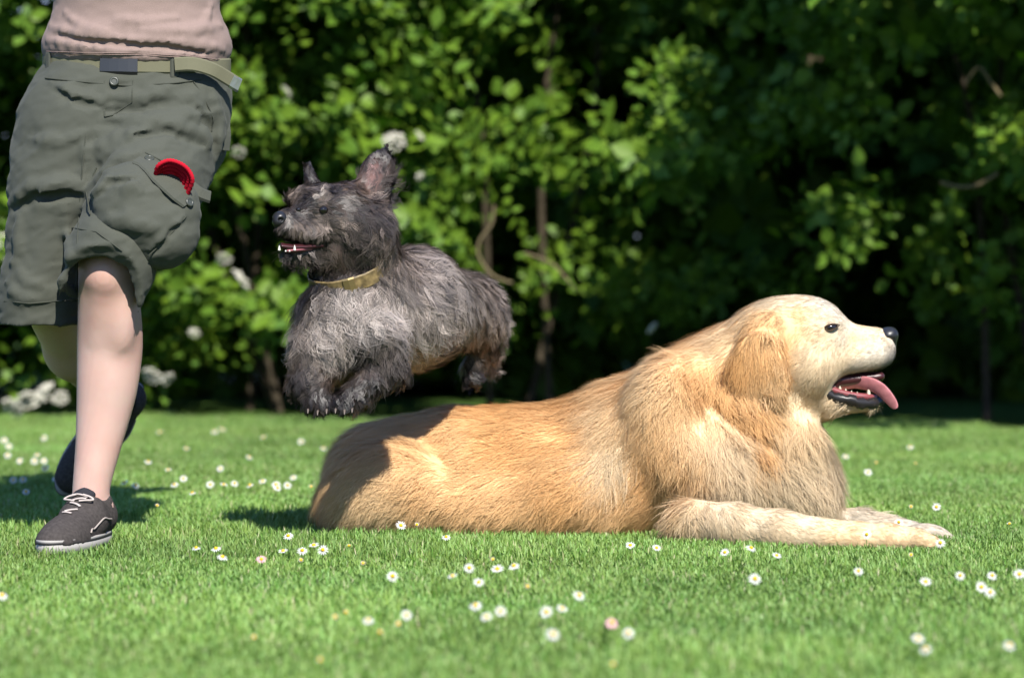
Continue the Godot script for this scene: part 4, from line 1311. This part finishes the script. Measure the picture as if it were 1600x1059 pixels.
func body_prims() -> Array:
	var p := []
	# standing leg
	p.append(cap(at(250, 190, 5.98), at(172, 418, 5.82), 82 * PP, 50 * PP, 0.03))
	var shank := [[168, 432, 5.815, 47], [170, 480, 5.835, 50], [171, 540, 5.85, 52.5], [167, 600, 5.845, 49], [161, 645, 5.838, 43.5], [152, 700, 5.825, 36], [142, 760, 5.81, 30], [139, 812, 5.80, 30]]
	var mids := []
	var girth := []
	for q in shank:
		mids.append(at(q[0], q[1], q[2]))
		girth.append(Vector3(q[3] * PP * 0.97, 0, 0))
	var line := smooth_line(mids, 4)
	var fat := smooth_line(girth, 4)
	for i in line.size() - 1:
		p.append(cap(line[i], line[i + 1], fat[i].x, fat[i + 1].x, 0.001))
	p.append(ell(at(164, 430, 5.782), Vector3(25, 30, 24) * PP, 0.022))                  # kneecap
	p.append(cap(at(160, 470, 5.792), at(154, 530, 5.808), 11 * PP, 6 * PP, 0.022))
	p.append(ell(at(190, 500, 5.80), Vector3(16, 40, 14) * PP, 0.03))
	p.append(ell(at(164, 792, 5.81), Vector3(14, 14, 15) * PP, 0.010))
	p.append(cap(at(138, 818, 5.80), at(132, 842, 5.74), 24 * PP, 17 * PP, 0.02))
	# trailing leg, its shin swung back
	p.append(cap(at(125, 190, 5.98), at(78, 452, 5.93), 78 * PP, 46 * PP, 0.03))
	p.append(cap(at(78, 458, 5.94), at(118, 545, 6.10), 50 * PP, 47 * PP, 0.03))
	p.append(cap(at(118, 545, 6.10), at(172, 620, 6.30), 47 * PP, 27 * PP, 0.03))
	p.append(cap(at(172, 620, 6.30), at(172, 660, 6.33), 27 * PP, 28 * PP, 0.02))
	p.append(cap(at(172, 660, 6.34), at(140, 704, 6.36), 24 * PP, 14 * PP, 0.02))
	# trunk
	p.append(ell(at(205, 150, 5.99), Vector3(132, 100, 92) * PP, 0.05))
	p.append(cap(at(212, 70, 5.99), at(212, -130, 5.97), 98 * PP, 118 * PP, 0.05, 0.72))
	p.append(cap(at(125, -285, 5.98), at(300, -285, 5.98), 46 * PP, 46 * PP, 0.06))
	p.append(cap(at(212, -180, 5.97), at(212, -260, 5.98), 115 * PP, 90 * PP, 0.05, 0.75))
	p.append(cap(at(212, -300, 5.98), at(212, -400, 5.96), 48 * PP, 46 * PP, 0.03))
	# head with brow, nose, lips, chin and ears
	p.append(ell(at(212, -500, 5.96), Vector3(66, 88, 82) * PP, 0.03))
	p.append(ell(at(212, -448, 5.91), Vector3(44, 52, 50) * PP, 0.03))
	p.append(cap(at(212, -505, 5.872), at(212, -474, 5.858), 7 * PP, 12 * PP, 0.012))
	p.append(cap(at(195, -445, 5.872), at(229, -445, 5.872), 7 * PP, 7 * PP, 0.008))
	p.append(cap(at(198, -434, 5.874), at(226, -434, 5.874), 7 * PP, 7 * PP, 0.008))
	p.append(ell(at(212, -410, 5.88), Vector3(18, 14, 14) * PP, 0.015))
	for s in [-1, 1]:
		p.append(ell(at(212 + s * 66, -488, 5.97), Vector3(7, 25, 15) * PP, 0.008))
		p.append(cut(ell(at(212 + s * 26, -508, 5.874), Vector3(16, 9, 10) * PP, 0.008)))
	# arms bent for running
	p.append(cap(at(312, -280, 5.98), at(398, -120, 6.10), 42 * PP, 33 * PP, 0.03))
	p.append(cap(at(398, -120, 6.10), at(362, -200, 5.90), 33 * PP, 23 * PP, 0.02))
	p.append(cap(at(112, -280, 5.98), at(36, -120, 6.08), 42 * PP, 33 * PP, 0.03))
	p.append(cap(at(36, -120, 6.08), at(78, -200, 5.88), 33 * PP, 23 * PP, 0.02))
	for s in [[362, -205, 5.88, 1], [78, -205, 5.86, -1]]:
		var c := at(s[0], s[1], s[2])
		var side := Vector3(s[3], 0, 0)
		p.append(ell(c + Vector3(0, 0.01, 0.035), Vector3(0.022, 0.042, 0.045), 0.012))
		for k in 4:                                        # four curled fingers
			var f := c + Vector3(0, 0.038 - k * 0.02, 0.070)
			var ln := 0.030 - absf(k - 1.3) * 0.003
			var tip := f + Vector3(-s[3] * 0.012, 0, ln * 0.8)
			p.append(cap(f, tip, 0.0095, 0.009, 0.005))
			p.append(cap(tip, tip + Vector3(-s[3] * ln * 0.8, -0.002, 0.002), 0.009, 0.0085, 0.004))
			p.append(cap(tip + Vector3(-s[3] * ln * 0.8, -0.002, 0.002), tip + Vector3(-s[3] * ln, -0.004, -0.02), 0.0085, 0.008, 0.004))
		p.append(cap(c + Vector3(-s[3] * 0.016, 0.03, 0.03), c + Vector3(-s[3] * 0.028, 0.05, 0.055), 0.011, 0.010, 0.008))
		p.append(cap(c + Vector3(-s[3] * 0.028, 0.05, 0.055), c + Vector3(-s[3] * 0.026, 0.052, 0.08), 0.010, 0.008, 0.004))
	return p

func fold(pts: Array, base: Array, r: float, k := 0.012, sink := 0.6) -> Array:
	var out := []
	var prev: Vector3
	var fine := []
	for i in pts.size() - 1:
		var n := maxi(2, int(Vector2(pts[i][0] - pts[i + 1][0], pts[i][1] - pts[i + 1][1]).length() / 16.0))
		for t in n:
			fine.append(Vector2(pts[i][0], pts[i][1]).lerp(Vector2(pts[i + 1][0], pts[i + 1][1]), float(t) / n))
	fine.append(Vector2(pts[-1][0], pts[-1][1]))
	var last := fine.size() - 1
	for i in fine.size():
		var f0 := sin(PI * (0.08 + 0.84 * maxf(i - 1, 0) / last))
		var f1 := sin(PI * (0.08 + 0.84 * i / last))
		var q := on_solid(fine[i].x, fine[i].y, base, -r * PP * sink * f1)
		if i > 0:
			out.append(cap(prev, q, r * f0 * PP, r * f1 * PP, k))
		prev = q
	return out

func crease(pts: Array, base: Array, r: float, k := 0.010) -> Array:
	var out := []
	for q: Prim in fold(pts, base, r, k, 0.0):
		out.append(cut(q))
	return out

func shorts_prims() -> Array:
	var p := []
	p.append(ell(at(213, 128, 5.985), Vector3(146, 62, 100) * PP, 0.03))
	p.append(cap(at(150, 170, 5.98), at(272, 172, 5.98), 96 * PP, 84 * PP, 0.04, 1.1))
	p.append(cap(at(122, 215, 5.96), at(108, 285, 5.945), 104 * PP, 98 * PP, 0.04))
	p.append(cap(at(100, 300, 5.94), at(66, 452, 5.93), 86 * PP, 66 * PP, 0.012))
	p.append(cap(at(66, 452, 5.93), at(62, 520, 5.93), 66 * PP, 68 * PP, 0.02))
	p.append(cap(at(256, 215, 5.96), at(232, 275, 5.90), 98 * PP, 92 * PP, 0.04))
	p.append(cap(at(228, 290, 5.88), at(178, 395, 5.79), 84 * PP, 66 * PP, 0.02))
	p.append(cap(at(178, 395, 5.79), at(158, 455, 5.775), 66 * PP, 68 * PP, 0.02))
	var base := p.duplicate()
	# cloth drawn into folds
	p.append_array(fold([[78, 128], [120, 150], [160, 158]], base, 8))
	p.append_array(fold([[168, 150], [225, 152], [280, 134]], base, 7))
	p.append_array(fold([[166, 182], [230, 190], [290, 178], [325, 200]], base, 9))
	p.append_array(fold([[190, 222], [245, 190], [300, 200], [330, 220]], base, 8))
	p.append_array(fold([[140, 240], [180, 215], [225, 205]], base, 8))
	p.append_array(fold([[14, 318], [50, 295], [100, 288], [128, 296]], base, 13, 0.014))
	p.append_array(fold([[40, 215], [90, 222], [135, 210]], base, 7))
	p.append_array(fold([[128, 210], [134, 250], [126, 285]], base, 6))
	p.append_array(fold([[150, 285], [180, 250], [210, 240]], base, 8))
	p.append_array(fold([[300, 150], [318, 190], [326, 240]], base, 7))
	p.append_array(fold([[330, 140], [345, 190], [338, 250]], base, 8))
	p.append_array(fold([[20, 410], [40, 440], [70, 450]], base, 6))
	p.append_array(fold([[10, 440], [30, 465], [60, 470]], base, 7))
	p.append_array(fold([[100, 330], [108, 400], [112, 470]], base, 6))
	p.append_array(fold([[30, 340], [28, 390], [18, 430]], base, 7))
	p.append_array(crease([[20, 330], [60, 306], [124, 304]], base, 6, 0.012))
	p.append_array(crease([[165, 172], [220, 172], [270, 156]], base, 5))
	p.append_array(crease([[210, 212], [262, 206], [318, 228]], base, 5))
	p.append_array(crease([[132, 292], [150, 262], [176, 236]], base, 6))
	p.append_array(crease([[84, 140], [120, 160], [158, 168]], base, 4))
	p.append_array(crease([[308, 170], [332, 200], [336, 240]], base, 6))
	# the legs end at their hems and are hollow
	p.append(cut(ell(at(64, 695, 5.93), Vector3(270, 195, 270) * PP, 0.004, Vector3(0, 0, -3))))
	p.append(cut(cap(at(70, 470, 5.93), at(62, 600, 5.93), 56 * PP, 62 * PP, 0.004)))
	p.append(cut(cap(at(174, 400, 5.80), at(140, 540, 5.76), 57 * PP, 66 * PP, 0.004)))
	p.append(cut(ell(at(128, 486, 5.66), Vector3(150, 135, 100) * PP, 0.004, Vector3(20, 0, -30))))
	return p

func pocket_prims() -> Array:
	var p := [ell(at(214, 330, 5.775), Vector3(72, 62, 52) * PP, 0.02, Vector3(0, 0, -30)), ell(at(252, 362, 5.775), Vector3(56, 58, 48) * PP, 0.03, Vector3(0, 0, -20)), ell(at(205, 300, 5.79), Vector3(55, 42, 44) * PP, 0.03), ell(at(268, 318, 5.79), Vector3(40, 52, 40) * PP, 0.03, Vector3(0, 0, 25))]
	var base := p.duplicate()
	p.append_array(fold([[146, 300], [165, 280], [205, 275]], base, 6))
	p.append_array(fold([[192, 300], [205, 290], [220, 297]], base, 5))
	p.append_array(fold([[235, 390], [262, 362], [285, 340]], base, 4, 0.008))
	p.append_array(fold([[160, 350], [200, 345], [235, 355]], base, 8, 0.02))
	p.append_array(crease([[240, 396], [266, 366], [290, 345]], base, 3))
	p.append_array(crease([[150, 308], [172, 288], [210, 283]], base, 3))
	return p

func shirt_prims() -> Array:
	var p := []
	p.append(cap(at(213, 40, 5.985), at(213, -130, 5.97), 132 * PP, 128 * PP, 0.05, 0.78))
	p.append(ell(at(213, 74, 5.985), Vector3(149, 62, 108) * PP, 0.04))
	p.append(cap(at(212, -180, 5.97), at(212, -255, 5.98), 124 * PP, 100 * PP, 0.05, 0.78))
	p.append(cap(at(130, -275, 5.98), at(295, -275, 5.98), 56 * PP, 56 * PP, 0.05))
	p.append(cap(at(305, -272, 5.98), at(352, -195, 6.04), 58 * PP, 52 * PP, 0.03))
	p.append(cap(at(118, -272, 5.98), at(76, -195, 6.03), 58 * PP, 52 * PP, 0.03))
	var base := p.duplicate()
	p.append_array(fold([[72, 62], [110, 70], [170, 76], [230, 74]], base, 6, 0.010))
	p.append_array(fold([[150, 66], [220, 62], [300, 66], [350, 78]], base, 7, 0.010))
	p.append_array(fold([[76, 40], [120, 52], [180, 56]], base, 5, 0.012))
	p.append_array(fold([[220, 46], [290, 48], [345, 40]], base, 6, 0.012))
	p.append_array(fold([[250, 84], [300, 84], [350, 96]], base, 5, 0.008))
	p.append_array(fold([[70, 86], [130, 90], [210, 90], [290, 92], [345, 100]], base, 3, 0.006))
	p.append_array(fold([[100, 20], [125, 40], [165, 50]], base, 3.5, 0.010))
	p.append_array(fold([[330, 10], [318, 40], [290, 58]], base, 4, 0.010))
	p.append_array(fold([[78, 76], [112, 80], [150, 82], [200, 84]], base, 3.5, 0.007))
	p.append_array(fold([[180, 30], [235, 34], [275, 28]], base, 3, 0.012))
	p.append_array(fold([[225, 70], [262, 76], [305, 74], [338, 88]], base, 3.5, 0.008))
	p.append_array(crease([[82, 54], [140, 66], [210, 68]], base, 3, 0.008))
	p.append_array(crease([[180, 70], [260, 74], [330, 84]], base, 3, 0.008))
	p.append(cut(ell(at(205, 480, 5.985), Vector3(700, 388, 700) * PP, 0.003, Vector3(0, 0, -2.5))))
	p.append(cut(ell(at(213, 130, 5.985), Vector3(138, 60, 94) * PP, 0.003)))
	p.append(cut(cap(at(212, -310, 5.98), at(212, -430, 5.94), 52 * PP, 66 * PP, 0.006)))
	return p

func shoe_parts(shoe_of: Node, called: String, where: Vector3, turn: Basis, upper_m: Material, rubber: Material, line_m: Material, lace_m: Material, mark_m: Material, lining: Material) -> void:
	var up := []
	up.append(cap(Vector3(0, 0.050, -0.098), Vector3(0, 0.048, -0.03), 0.036, 0.038, 0.02))
	up.append(cap(Vector3(0, 0.046, -0.03), Vector3(0.002, 0.024, 0.07), 0.042, 0.037, 0.02))
	up.append(cap(Vector3(0.002, 0.020, 0.05), Vector3(0.0, 0.016, 0.102), 0.041, 0.036, 0.02))
	up.append(cap(Vector3(0, 0.06, -0.095), Vector3(0, 0.078, -0.085), 0.034, 0.034, 0.015))
	up.append(cap(Vector3(0, 0.06, -0.03), Vector3(0, 0.076, -0.038), 0.034, 0.030, 0.02))
	var shell := up.duplicate()
	up.append(cut(ell(Vector3(0, 0.120, -0.068), Vector3(0.031, 0.055, 0.046), 0.006, Vector3(-8, 0, 0))))
	up.append(cut(ell(Vector3(0, -0.085, 0), Vector3(0.6, 0.1, 0.6), 0.002)))
	var o := show_mesh(called, solid_mesh(mesh_solid(up, 0.0034)), upper_m, shoe_of)
	o.transform = Transform3D(turn, where)
	# rubber sole: a foot-shaped slab with a line round it
	var outline := []
	for i in 40:
		var a := TAU * i / 40.0
		var z := cos(a) * 0.142 + 0.003
		var w := 0.043 + 0.006 * sin(z * 16.0 + 0.2)
		outline.append(Vector2(sin(a) * w * (1.0 + 0.12 * cos(a) * cos(a)), z))
	for part in [["sole", 0.0, 0.018, 1.0, rubber], ["sole_line", 0.0175, 0.0205, 1.012, line_m], ["foxing", 0.020, 0.025, 1.0, rubber]]:
		var st := SurfaceTool.new()
		st.begin(Mesh.PRIMITIVE_TRIANGLES)
		for i in 40:
			var a: Vector2 = outline[i] * part[3]
			var b: Vector2 = outline[(i + 1) % 40] * part[3]
			var y0: float = part[1]
			var y1: float = part[2]
			for q in [[a, y0], [b, y1], [b, y0], [a, y0], [a, y1], [b, y1]]:
				st.add_vertex(Vector3(q[0].x, q[1], q[0].y))
			for q in [[y1, a, b], [y0, b, a]]:
				st.add_vertex(Vector3(0, q[0], 0))
				st.add_vertex(Vector3(q[2].x, q[0], q[2].y))
				st.add_vertex(Vector3(q[1].x, q[0], q[1].y))
		st.generate_normals()
		show_mesh(part[0], st.commit(), part[4], o)
	# laces across the tongue, a bow, and the padded tongue
	var pull := func(q: Vector3, lift: float) -> Vector3:
		for k in 8:
			q -= gradient(q, shell) * (field(q, shell) - lift)
		return q
	for k in 5:
		var z := -0.012 + k * 0.017
		var row := []
		for i in 7:
			var x := (i - 3) / 3.0 * (0.022 - k * 0.0012)
			row.append(pull.call(Vector3(x, 0.11, z + x * (0.25 if k % 2 == 0 else -0.25)), 0.0022))
		show_mesh("lace", sweep(smooth_line(row, 3), [Vector2(0.0030, 0.0019)], 8, Vector3(0, 1, 0)), lace_m, o)
	for s in [-1, 1]:
		var bow := []
		for i in 7:
			var t := i / 6.0
			bow.append(pull.call(Vector3(s * (0.006 + 0.028 * sin(t * PI)), 0.10, -0.016 + 0.024 * t), 0.004 + 0.004 * sin(t * PI)))
		show_mesh("lace", sweep(smooth_line(bow, 3), [0.0020], 7, Vector3(0, 1, 0)), lace_m, o)
	var tg := [cap(Vector3(0, 0.088, -0.028), Vector3(0, 0.104, -0.036), 0.012, 0.010, 0.01), cap(Vector3(-0.014, 0.100, -0.036), Vector3(0.014, 0.100, -0.036), 0.008, 0.008, 0.012)]
	show_mesh("tongue", solid_mesh(mesh_solid(tg, 0.0035)), lining, o)
	# the curling line along each side
	for s in [-1, 1]:
		var mark := []
		for q in [[0.050, -0.075], [0.058, -0.045], [0.062, -0.015], [0.052, 0.004], [0.046, 0.020], [0.050, 0.034], [0.040, 0.046]]:
			mark.append(pull.call(Vector3(s * 0.08, q[0], q[1]), 0.0012))
		show_mesh("side_line", sweep(smooth_line(mark, 4), [0.0017], 6, Vector3(1, 0, 0)), mark_m, o)

func build_person() -> void:
	var who := thing("person", "person in khaki cargo shorts and dusty pink shirt running past, one foot raised", "person")
	var weave := noise_tex(0.35, Color(0.80, 0.80, 0.80), Color(1, 1, 1), 3, 3, 256)
	# body
	var skin := mat(lin(0.50, 0.355, 0.305), 0.5, 0.4)
	skin.subsurf_scatter_enabled = true
	skin.subsurf_scatter_strength = 0.12
	skin.albedo_texture = noise_tex(0.012, Color(0.97, 0.90, 0.88), Color(1, 1, 1), 21, 4, 256)
	skin.uv1_triplanar = true
	skin.uv1_scale = Vector3(3, 3, 3)
	skin.vertex_color_use_as_albedo = true
	var flesh := mesh_solid(body_prims(), 0.006)
	var knee := at(164, 425, 5.76)
	var blotch := PackedColorArray()
	for q in flesh.v:
		# redder, mottled skin on the kneecap, paler elsewhere
		var red := clampf(1.15 - q.distance_to(knee) / 0.055, 0.0, 1.0) * (0.6 + 0.5 * noise.get_noise_3dv(q * 60.0))
		var k := 1.0 + 0.07 * noise.get_noise_3dv(q * 22.0) + 0.05 * noise.get_noise_3dv(q * 9.0)
		blotch.append(Color(k, k * (1.0 - 0.16 * red + 0.05 * noise.get_noise_3dv(q * 38.0)), k * (1.0 - 0.18 * red + 0.03 * noise.get_noise_3dv(q * 45.0))))
	show_mesh("body", solid_mesh(flesh, blotch), skin, who)
	# hair
	var hair := [ell(at(212, -520, 5.99), Vector3(74, 88, 84) * PP, 0.02), cap(at(212, -480, 6.06), at(212, -400, 6.10), 34 * PP, 18 * PP, 0.02)]
	hair.append(cut(ell(at(212, -450, 5.85), Vector3(64, 92, 60) * PP, 0.01)))
	show_mesh("hair", solid_mesh(mesh_solid(hair, 0.008)), mat(lin(0.09, 0.05, 0.025), 0.5, 0.5), who)
	for s in [-1, 1]:
		var e := show_mesh("eye", ball(Vector3(0.012, 0.009, 0.011)), mat(lin(0.6, 0.58, 0.56), 0.1, 0.5), who)
		e.position = at(212 + s * 26, -508, 5.892)
	# shirt
	var shirt_m := mat(lin(0.305, 0.225, 0.20), 0.9, 0.2)
	shirt_m.albedo_texture = weave
	shirt_m.uv1_triplanar = true
	shirt_m.uv1_scale = Vector3(6, 6, 6)
	shirt_m.rim_enabled = true
	shirt_m.rim = 0.2
	var creased := func(q: Vector3) -> float: return noise.get_noise_3dv(Vector3(q.x * 9.0, q.y * 26.0, q.z * 9.0)) * 0.0016 + noise.get_noise_3dv(Vector3(q.x * 22.0, q.y * 60.0, q.z * 22.0)) * 0.0012
	var sp := shirt_prims()
	var shirt := show_mesh("shirt", solid_mesh(mesh_solid(sp, 0.004, creased)), shirt_m, who)
	for y in [82.0, 84.5]:
		show_mesh("hem_seam", sweep(along_solid([[72, y - 2], [130, y], [210, y + 1], [290, y + 5], [345, y + 11]], sp, 0.0004, 8), [0.0008], 5), shirt_m, shirt)
	# shorts
	var khaki := mat(lin(0.082, 0.087, 0.07), 0.85, 0.3)
	khaki.albedo_texture = weave
	khaki.uv1_triplanar = true
	khaki.uv1_scale = Vector3(8, 8, 8)
	khaki.rim_enabled = true
	khaki.rim = 0.25
	var rumpled := func(q: Vector3) -> float: return (absf(noise.get_noise_3dv(Vector3(q.x * 4.0 + q.y * 5.0, q.y * 10.0 - q.x * 4.0, q.z * 5.0))) - 0.2) * 0.012 + noise.get_noise_3dv(Vector3(q.x * 16.0 - q.y * 9.0, q.y * 11.0 + q.x * 6.0, q.z * 11.0)) * 0.0012
	var cp := shorts_prims()
	var shorts := show_mesh("shorts", solid_mesh(mesh_solid(cp, 0.0041, rumpled)), khaki, who)
	var kp := pocket_prims()
	show_mesh("pocket", solid_mesh(mesh_solid(kp, 0.0041, rumpled)), khaki, shorts)
	var both := cp.duplicate()
	both.append_array(kp)
	# pocket flap and its buttons
	var fl := PackedVector3Array()
	var fn := PackedVector3Array()
	for q in [[212, 252], [226, 256], [240, 264], [254, 276], [268, 290], [281, 304], [292, 318]]:
		var b := on_solid(q[0], q[1], both, 0.002)
		fl.append(b)
		fn.append(gradient(b, both))
	show_mesh("pocket_flap", strap(fl, fn, 0.046, 0.003, [0.030, 0.040, 0.046, 0.05, 0.046, 0.042, 0.03]), khaki, shorts)
	var plastic := mat(lin(0.05, 0.055, 0.045), 0.35, 0.5)
	for q in [[232, 251], [293, 317], [178, 128]]:
		var d := TorusMesh.new()
		d.inner_radius = 0.0035
		d.outer_radius = 0.0085
		d.rings = 18
		d.ring_segments = 8
		var bt := show_mesh("button", d, plastic, shorts)
		var bp := on_solid(q[0], q[1], both, 0.005)
		bt.transform = Transform3D(Basis(Quaternion(Vector3.UP, gradient(bp, both))), bp)
		var core := CylinderMesh.new()
		core.top_radius = 0.006
		core.bottom_radius = 0.006
		core.height = 0.0028
		show_mesh("button_core", core, plastic, bt)
	# stitched seams standing a little proud
	var thread := mat(lin(0.058, 0.062, 0.05), 0.9, 0.2)
	for line in [[[163, 118], [162, 150], [163, 182]], [[163, 182], [175, 180], [205, 160], [207, 125]], [[134, 195], [130, 240], [126, 285]], [[70, 122], [130, 128], [200, 134], [270, 130], [335, 122]], [[302, 128], [318, 150], [333, 185], [330, 205]], [[124, 310], [120, 380], [118, 470]], [[6, 470], [45, 474], [118, 468]], [[150, 262], [134, 300], [140, 335]], [[222, 268], [255, 300], [286, 322]], [[233, 398], [262, 370], [290, 338]], [[112, 356], [150, 362], [190, 392]], [[226, 238], [262, 256], [282, 262]]]:
		show_mesh("seam", sweep(along_solid(line, both, 0.0002, 7), [0.0013], 6), thread, shorts)
	# waistband, belt and loops
	var ring := PackedVector3Array()
	var rn := PackedVector3Array()
	for i in 65:
		var a := TAU * i / 64.0 + 0.6
		var y := 99.0 + 9.0 * cos(a - PI / 2.0) + 3.0 * cos(a)
		var c := at(213, y, 5.985)
		ring.append(c + Vector3(cos(a) * 147.5 * PP, 0, sin(a) * 103.0 * PP))
		rn.append(Vector3(cos(a) / 147.5, 0, sin(a) / 103.0).normalized())
	var web := mat(lin(0.175, 0.17, 0.11), 0.85, 0.3)
	web.albedo_texture = weave
	web.uv1_triplanar = true
	web.uv1_scale = Vector3(14, 14, 14)
	var wb := PackedVector3Array()
	for i in ring.size():
		wb.append(ring[i] - rn[i] * 0.004 + Vector3(0, -0.013, 0))
	show_mesh("waistband", strap(wb, rn, 0.042, 0.003), khaki, shorts)
	var belt := show_mesh("belt", strap(ring, rn, 0.026, 0.0028), web, who)
	var spot := func(px: float) -> int:
		var best := 0
		var bd := 1e9
		for i in ring.size():
			if rn[i].z > 0.0 and absf(ring[i].x - at(px, 100, 5.89).x) < bd:
				bd = absf(ring[i].x - at(px, 100, 5.89).x)
				best = i
		return best
	var metal := mat(lin(0.10, 0.10, 0.11), 0.35, 0.6)
	metal.metallic = 0.8
	var bi: int = spot.call(183.0)
	var bk := PackedVector3Array()
	var bn := PackedVector3Array()
	for i in 5:
		var j := bi - 2 + i
		bk.append(ring[j] + rn[j] * 0.003)
		bn.append(rn[j])
	show_mesh("buckle", strap(bk, bn, 0.031, 0.005), metal, belt)
	for px in [70.0, 267.0]:
		var j: int = spot.call(px)
		var lp := PackedVector3Array()
		var ln := PackedVector3Array()
		for t in [-0.030, -0.018, 0.0, 0.016, 0.020]:
			lp.append(ring[j] + rn[j] * (0.0045 if absf(t) < 0.019 else 0.001) + Vector3(0, t, 0))
			ln.append(rn[j])
		show_mesh("belt_loop", strap(lp, ln, 0.015, 0.0025), khaki, shorts)
	# loose end of the belt with its metal tip
	var tail := smooth_line([at(272, 101, 5.872), at(300, 100, 5.872), at(330, 108, 5.885), at(352, 120, 5.905), at(368, 130, 5.92)], 4)
	var tn := PackedVector3Array()
	for i in tail.size():
		tn.append(Vector3(0.25, 0.1, 1).normalized())
	show_mesh("belt_end", strap(tail, tn, 0.025, 0.0025), web, belt)
	var shiny := mat(lin(0.5, 0.5, 0.5), 0.3, 0.6)
	shiny.metallic = 0.8
	var tip := PackedVector3Array([at(361, 126, 5.914), at(367, 130, 5.919), at(374, 134, 5.926)])
	show_mesh("belt_tip", strap(tip, PackedVector3Array([tn[0], tn[0], tn[0]]), 0.0255, 0.0035), shiny, belt)
	# side strap hanging at the outer hip
	var side := smooth_line([at(346, 175, 5.95), at(352, 205, 5.94), at(350, 235, 5.94)], 4)
	var sn := PackedVector3Array()
	for i in side.size():
		sn.append(Vector3(0.7, 0, 0.7))
	show_mesh("side_tab", strap(side, sn, 0.024, 0.004), khaki, shorts)
	show_mesh("side_tab", strap(smooth_line([at(296, 290, 5.83), at(312, 302, 5.83), at(328, 308, 5.84)], 4), PackedVector3Array([Vector3(0.3, 0.3, 1), Vector3(0.3, 0.3, 1), Vector3(0.3, 0.3, 1), Vector3(0.3, 0.3, 1), Vector3(0.3, 0.3, 1), Vector3(0.3, 0.3, 1), Vector3(0.3, 0.3, 1), Vector3(0.3, 0.3, 1), Vector3(0.3, 0.3, 1)]), 0.022, 0.004), khaki, shorts)
	# shoes
	var suede := mat(lin(0.085, 0.074, 0.07), 0.95, 0.2)
	suede.albedo_texture = noise_tex(0.05, Color(0.7, 0.7, 0.7), Color(1, 1, 1), 31, 4, 256)
	suede.uv1_triplanar = true
	suede.uv1_scale = Vector3(9, 9, 9)
	var rubber := mat(lin(0.36, 0.34, 0.32), 0.7, 0.3)
	var rubber_line := mat(lin(0.03, 0.028, 0.028), 0.6, 0.3)
	var lace := mat(lin(0.46, 0.40, 0.37), 0.9, 0.2)
	var mark := mat(lin(0.36, 0.31, 0.28), 0.8, 0.2)
	var lining := mat(lin(0.03, 0.03, 0.035), 0.95, 0.2)
	var yaw := deg_to_rad(-15.0)
	var g := at(127, 868, 5.815)
	shoe_parts(who, "shoe", Vector3(g.x + 0.002, 0.010, -5.735), Basis(Vector3.UP, yaw).scaled(Vector3(0.93, 0.86, 0.93)), suede, rubber, rubber_line, lace, mark, lining)
	var toe := Vector3(-0.585, -0.80, 0.12).normalized()
	var top := Vector3(0.05, 0.10, 1.0)
	top = (top - toe * toe.dot(top)).normalized()
	var mid := at(156, 682, 6.36)
	shoe_parts(who, "shoe", mid - top * 0.045, Basis(top.cross(toe).normalized(), top, toe).scaled(Vector3.ONE * 0.9), suede, rubber, rubber_line, lace, mark, lining)
	# the red lead stuffed in the pocket
	var lead := thing("dog_lead", "red rope dog lead poking out of the cargo pocket", "lead")
	var red := mat(lin(0.42, 0.012, 0.026), 1.0, 0.05)
	for k in 4:
		var z := 5.732 + k * 0.007
		var o := float(k) * 6.0
		var lp := smooth_line([at(242 + o * 0.5, 280, z + 0.02), at(246 + o * 0.4, 260 + o * 0.6, z), at(262 + o * 0.3, 251 + o, z - 0.004), at(280, 255 + o * 1.1, z - 0.004 + 0.002 * k), at(294 - o * 0.3, 266 + o, z), at(300 - o, 282, z + 0.004), at(292 - o, 304, z + 0.02)], 12)
		var rr := []
		for i in lp.size():
			rr.append(0.0037 + 0.0008 * sin(i * 2.2))
		show_mesh("rope", sweep(lp, rr, 9), red, lead)

func _ready() -> void:
	rng.seed = 11
	noise.seed = 5
	noise.frequency = 1.0
	build_light()
	build_lawn()
	build_hedge()
	build_person()
	build_golden()
	build_terrier()
	build_daisies()
